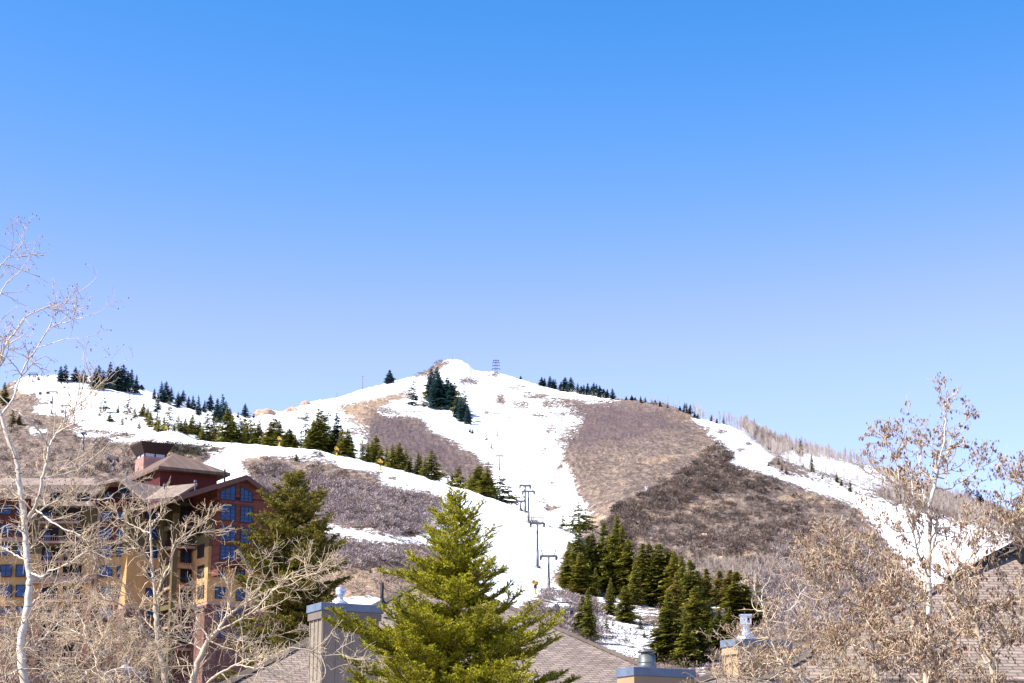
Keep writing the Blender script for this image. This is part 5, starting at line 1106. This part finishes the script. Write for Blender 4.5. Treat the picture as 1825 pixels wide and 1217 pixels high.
bare_tree('bare tree forking into two long pale limbs that sweep right across the dark spruce', [
    (.050, .036, [(338, 1300), (343, 1225), (347, 1198), (362, 1160), (373, 1141), (389, 1123)]),
    (.028, .012, [(389, 1123), (402, 1102, .1), (424, 1084, .2), (446, 1070, .2), (473, 1055, .3), (492, 1046, .3)]),
    (.012, .004, [(492, 1046, .3), (508, 1030, .2), (535, 1016, .2), (560, 1009, .2), (590, 1008, .2), (625, 1012, .2)]),
    (.020, .010, [(391, 1123), (428, 1105, -.2), (455, 1086, -.3), (475, 1065, -.3), (491, 1049, -.3), (517, 1043, -.3), (542, 1030, -.3), (572, 1018, -.3)]),
    (.010, .004, [(446, 1071, .2), (440, 1040, .4), (455, 1010, .5), (478, 990, .5), (495, 978, .5)]),
    (.028, .010, [(352, 1240), (373, 1214, -.3), (395, 1198, -.4), (420, 1185, -.4), (441, 1175, -.4), (470, 1170, -.4), (490, 1168, -.4)]),
    (.012, .004, [(490, 1168, -.4), (517, 1155, -.4), (545, 1157, -.5), (575, 1168, -.5), (610, 1166, -.5), (640, 1177, -.5), (668, 1166, -.5)]),
    (.012, .004, [(420, 1185, -.4), (450, 1190, -.6), (480, 1192, -.7), (515, 1205, -.7), (548, 1212, -.7)]),
    (.014, .004, [(389, 1123), (420, 1135, .3), (450, 1138, .4), (485, 1133, .5), (520, 1140, .5), (560, 1160, .5)]),
    (.013, .004, [(373, 1141), (350, 1100, .3), (345, 1070, .4), (352, 1045, .4)]), (.012, .004, [(402, 1102), (410, 1060, .3), (405, 1030, .4), (420, 1010, .4)]),
    (.012, .004, [(362, 1160), (330, 1140, .3), (300, 1135, .5), (270, 1150, .5)]),
    ], 19, 23, bark=m_cream, d1=3.0, d2=6, d3=5, L1=(.12, .6), L2=(.08, .32), L3=(.03, .12))
bare_tree('thin white sapling leaning left over the low grey chimney at bottom left', [
    (.030, .022, [(180, 1300), (179, 1225), (174, 1190), (170, 1165), (162, 1148), (153, 1139)]),
    (.014, .005, [(153, 1139), (140, 1128, .1), (112, 1117, .2), (90, 1105, .2), (75, 1085, .3)]), (.013, .004, [(165, 1155), (178, 1145, .2), (190, 1122, .3), (192, 1100, .3), (185, 1070, .3)]),
    (.012, .004, [(174, 1185), (150, 1195, -.2), (120, 1185, -.3), (95, 1190, -.4), (70, 1180, -.4)]), (.011, .004, [(178, 1205), (205, 1192, -.3), (235, 1190, -.4), (260, 1205, -.4)]), (.011, .004, [(153, 1139), (148, 1110, .3), (130, 1080, .4), (128, 1050, .4)]),
    (.011, .004, [(170, 1165), (205, 1150, .2), (215, 1125, .3), (212, 1095, .3)]),
    ], 21, 24, d1=4, d2=7, d3=6, L1=(.15, .6), L2=(.08, .3), L3=(.03, .12))
bare_tree('tangled pale thicket of bare twigs along the bottom left edge', [
    (.030, .012, [(110, 1310), (112, 1225), (105, 1180), (90, 1140), (85, 1110)]), (.024, .008, [(111, 1230), (140, 1190), (175, 1160), (200, 1150)]), (.020, .006, [(110, 1220), (70, 1170), (30, 1150), (0, 1140)]),
    (.020, .006, [(112, 1225), (190, 1200), (240, 1165), (250, 1140)]), (.016, .005, [(105, 1180), (120, 1130), (150, 1100), (160, 1070)]), (.016, .005, [(90, 1140), (50, 1100), (15, 1090), (-10, 1070)]), (.016, .005, [(240, 1230), (245, 1190), (262, 1165), (280, 1160)]),
    (.016, .005, [(200, 1240), (190, 1205), (205, 1170), (200, 1130)]), (.015, .005, [(30, 1240), (15, 1200), (5, 1180), (-15, 1170)]),
    ], 24, 25, bark=m_cream, twig=m_twig2, d1=5, d2=7, d3=5, L1=(.2, .8), L2=(.1, .36), L3=(.04, .14), cat='bare thicket')
# right: aspens still holding last year's leaves
bare_tree('tall spiry aspen at right with hanging dry brown leaves, highest tree on that side', [
    (.060, .042, [(1668, 1300), (1667, 1225), (1662, 1190), (1657, 1140), (1655, 1080), (1656, 1030)]),
    (.042, .020, [(1656, 1030), (1654, 1000), (1658, 950), (1657, 905), (1666, 860), (1672, 830)]),
    (.018, .004, [(1672, 830), (1680, 800), (1684, 765), (1686, 735), (1687, 710), (1688, 690)]),
    (.014, .005, [(1664, 850), (1685, 850, .3), (1689, 820, .3), (1692, 795, .3), (1700, 775, .3), (1712, 760, .3), (1724, 745, .3)]),
    (.018, .006, [(1655, 1030), (1636, 985, -.2), (1628, 950, -.3), (1620, 920, -.3), (1603, 870, -.3), (1600, 830, -.3), (1592, 805, -.3), (1577, 790, -.3), (1566, 770, -.3)]),
    (.013, .004, [(1628, 950, -.3), (1628, 905, -.1), (1626, 860, 0), (1618, 820, 0), (1612, 785, 0), (1616, 755, 0)]),
    (.012, .004, [(1657, 905), (1640, 860, .3), (1640, 820, .4), (1645, 790, .4)]),
    (.014, .005, [(1656, 960), (1680, 942, -.2), (1710, 938, -.3), (1735, 928, -.4), (1755, 917, -.4)]),
    (.014, .005, [(1668, 870), (1690, 872, .2), (1705, 862, .2), (1722, 853, .2), (1745, 830, .2), (1757, 805, .2)]),
    (.011, .004, [(1603, 870, -.3), (1580, 850, -.4), (1560, 835, -.4), (1550, 815, -.4)]), (.011, .004, [(1628, 950, -.3), (1595, 945, -.5), (1570, 925, -.5), (1545, 915, -.6)]),
    (.014, .004, [(1656, 1060), (1630, 1040, .3), (1610, 1010, .4), (1600, 980, .4)]), (.014, .004, [(1657, 1140), (1690, 1110, .3), (1710, 1090, .4), (1735, 1080, .4)]),
    (.012, .004, [(1660, 1080), (1640, 1078, -.3), (1600, 1080, -.4), (1570, 1085, -.5)]),
    ], 19, 31, leaves=3360, twig=m_twig, d1=3.4, d2=6, d3=5, L1=(.15, .5), L2=(.06, .26), L3=(.02, .08), up=.09)
bare_tree('brown leaved aspen right of the spiry one, its trunk leaning left', [
    (.050, .036, [(1778, 1300), (1773, 1225), (1766, 1175), (1748, 1135), (1728, 1090)]),
    (.030, .012, [(1728, 1090), (1712, 1062), (1700, 1035), (1690, 1012), (1680, 985)]),
    (.016, .005, [(1712, 1062), (1725, 1030, .2), (1744, 978, .3), (1775, 950, .3), (1800, 925, .3), (1825, 905, .3)]), (.014, .005, [(1728, 1090), (1755, 1080, -.2), (1790, 1070, -.3), (1825, 1052, -.3)]),
    (.014, .005, [(1748, 1135), (1720, 1120, .3), (1690, 1130, .4), (1672, 1125, .4)]), (.014, .005, [(1766, 1175), (1790, 1140, .2), (1800, 1110, .3), (1830, 1090, .3)]),
    (.013, .004, [(1700, 1035), (1720, 1010, -.3), (1735, 985, -.4), (1750, 975, -.4)]), (.012, .004, [(1766, 1180), (1735, 1190, -.3), (1700, 1195, -.4), (1680, 1210, -.4)]),
    ], 18, 32, bark=m_cream, leaves=4200, twig=m_twig, d1=4.2, d2=7, d3=5, L1=(.15, .6), L2=(.06, .28), L3=(.02, .08), up=.07)
bare_tree('rightmost aspen, partly out of frame, top limbs against blue sky', [
    (.045, .032, [(1905, 1300), (1893, 1220), (1880, 1140), (1868, 1080), (1850, 1020)]), (.024, .010, [(1850, 1020), (1835, 980), (1812, 940), (1795, 910), (1786, 880)]),
    (.018, .004, [(1835, 980), (1825, 920, .2), (1818, 880, .2), (1808, 850, .2), (1806, 832, .2)]), (.014, .004, [(1850, 1020), (1850, 950, .3), (1840, 880, .3), (1835, 850, .3)]), (.012, .004, [(1812, 940), (1790, 935, .2), (1770, 905, .3), (1763, 880, .3)]),
    (.014, .005, [(1868, 1080), (1835, 1060, -.3), (1800, 1045, -.4), (1775, 1020, -.4)]), (.014, .005, [(1885, 1160), (1845, 1140, .3), (1810, 1130, .3), (1780, 1110, .3)]),
    ], 19.5, 33, leaves=3300, twig=m_twig, d1=3.6, d2=7, d3=5, L1=(.15, .5), L2=(.06, .26), L3=(.02, .08), up=.07)
bare_tree('thick mass of brown leaved aspen limbs before the lower right slope', [
    (.045, .030, [(1570, 1300), (1566, 1225), (1556, 1160), (1550, 1110), (1540, 1070)]), (.022, .006, [(1540, 1070), (1525, 1040), (1512, 1010), (1500, 985), (1492, 960), (1485, 945)]), (.018, .005, [(1550, 1110), (1572, 1070, .3), (1582, 1040, .3), (1590, 1010, .3)]),
    (.016, .005, [(1545, 1085), (1510, 1070, -.3), (1480, 1045, -.4), (1450, 1025, -.4), (1425, 1000, -.4)]), (.016, .005, [(1556, 1160), (1520, 1150, .3), (1480, 1145, .4), (1440, 1120, .4)]), (.015, .005, [(1556, 1150), (1590, 1120, -.2), (1620, 1105, -.3), (1640, 1080, -.3)]),
    (.013, .004, [(1525, 1040), (1542, 1010, .3), (1550, 985, .3), (1552, 965, .3)]), (.013, .004, [(1512, 1010), (1490, 1000, .3), (1465, 985, .3), (1450, 965, .3)]), (.014, .004, [(1566, 1215), (1530, 1195, -.3), (1490, 1190, -.4), (1450, 1195, -.4)]),
    (.014, .004, [(1566, 1205), (1600, 1185, .3), (1640, 1180, .3)]),
    ], 20, 34, bark=m_cream, leaves=5440, twig=m_twig, d1=4.2, d2=8, d3=5, L1=(.15, .62), L2=(.06, .28), L3=(.02, .08), up=.08)
bare_tree('forked brown limbed aspen just left of the spiry one, low in the frame', [
    (.042, .030, [(1655, 1300), (1652, 1225), (1645, 1180), (1634, 1155), (1626, 1115)]), (.022, .008, [(1626, 1115), (1620, 1085), (1605, 1070), (1590, 1050), (1575, 1040)]), (.014, .005, [(1634, 1155), (1605, 1145, .2), (1580, 1140, .3), (1550, 1130, .3)]), (.014, .004, [(1620, 1085), (1640, 1050, .2), (1642, 1020, .3)]),
    (.013, .004, [(1645, 1180), (1670, 1150, .2), (1685, 1140, .3), (1700, 1150, .3)]),
    ], 17, 35, bark=m_cream, leaves=2400, twig=m_twig, d1=4, d2=7, d3=5, L1=(.15, .55), L2=(.06, .28), L3=(.02, .08))
bare_tree('crooked white limbed aspen twisting up in front of the silver cowled chimney', [
    (.036, .028, [(1465, 1300), (1452, 1240), (1436, 1217), (1420, 1200), (1405, 1187), (1388, 1176)]), (.024, .010, [(1388, 1176), (1380, 1155), (1373, 1135), (1368, 1115), (1362, 1095), (1357, 1072)]), (.012, .004, [(1357, 1072), (1347, 1058), (1345, 1040), (1346, 1022)]), (.012, .004, [(1357, 1072), (1360, 1050), (1370, 1035), (1375, 1020)]),
    (.014, .004, [(1392, 1180), (1370, 1180, -.2), (1350, 1178, -.3), (1330, 1160, -.3), (1305, 1150, -.3), (1270, 1120, -.3)]), (.013, .004, [(1368, 1115), (1385, 1095, .2), (1410, 1085, .3), (1425, 1060, .3), (1418, 1030, .3)]), (.013, .004, [(1405, 1187), (1430, 1165, .2), (1450, 1150, .3), (1475, 1160, .3), (1510, 1150, .3)]),
    (.013, .004, [(1373, 1135), (1345, 1125, -.2), (1325, 1140, -.3), (1290, 1165, -.3)]), (.013, .004, [(1436, 1217), (1400, 1222, -.2), (1350, 1210, -.3), (1300, 1200, -.3)]), (.012, .004, [(1425, 1060, .3), (1440, 1040, .3), (1440, 1010, .3), (1430, 985, .3)]),
    ], 21, 36, leaves=700, d1=1.7, d2=5, d3=5, L1=(.15, .6), L2=(.07, .3), L3=(.03, .1))
bare_tree('pale leafless thicket in front of condominium roofs at bottom right', [
    (.030, .012, [(1350, 1310), (1348, 1230), (1340, 1195), (1320, 1170)]), (.020, .006, [(1348, 1230), (1320, 1215), (1290, 1212), (1265, 1205)]), (.020, .006, [(1348, 1230), (1390, 1200), (1430, 1190), (1460, 1170)]), (.018, .006, [(1420, 1300), (1470, 1225), (1500, 1190), (1520, 1150)]), (.016, .005, [(1500, 1190), (1480, 1150), (1470, 1100), (1462, 1060)]),
    (.014, .005, [(1400, 1260), (1405, 1200), (1400, 1150), (1420, 1110), (1430, 1080)]),
    ], 24, 37, bark=m_cream, leaves=1500, d1=2.4, d2=7, d3=5, L1=(.2, .8), L2=(.1, .34), L3=(.03, .12), cat='bare thicket')
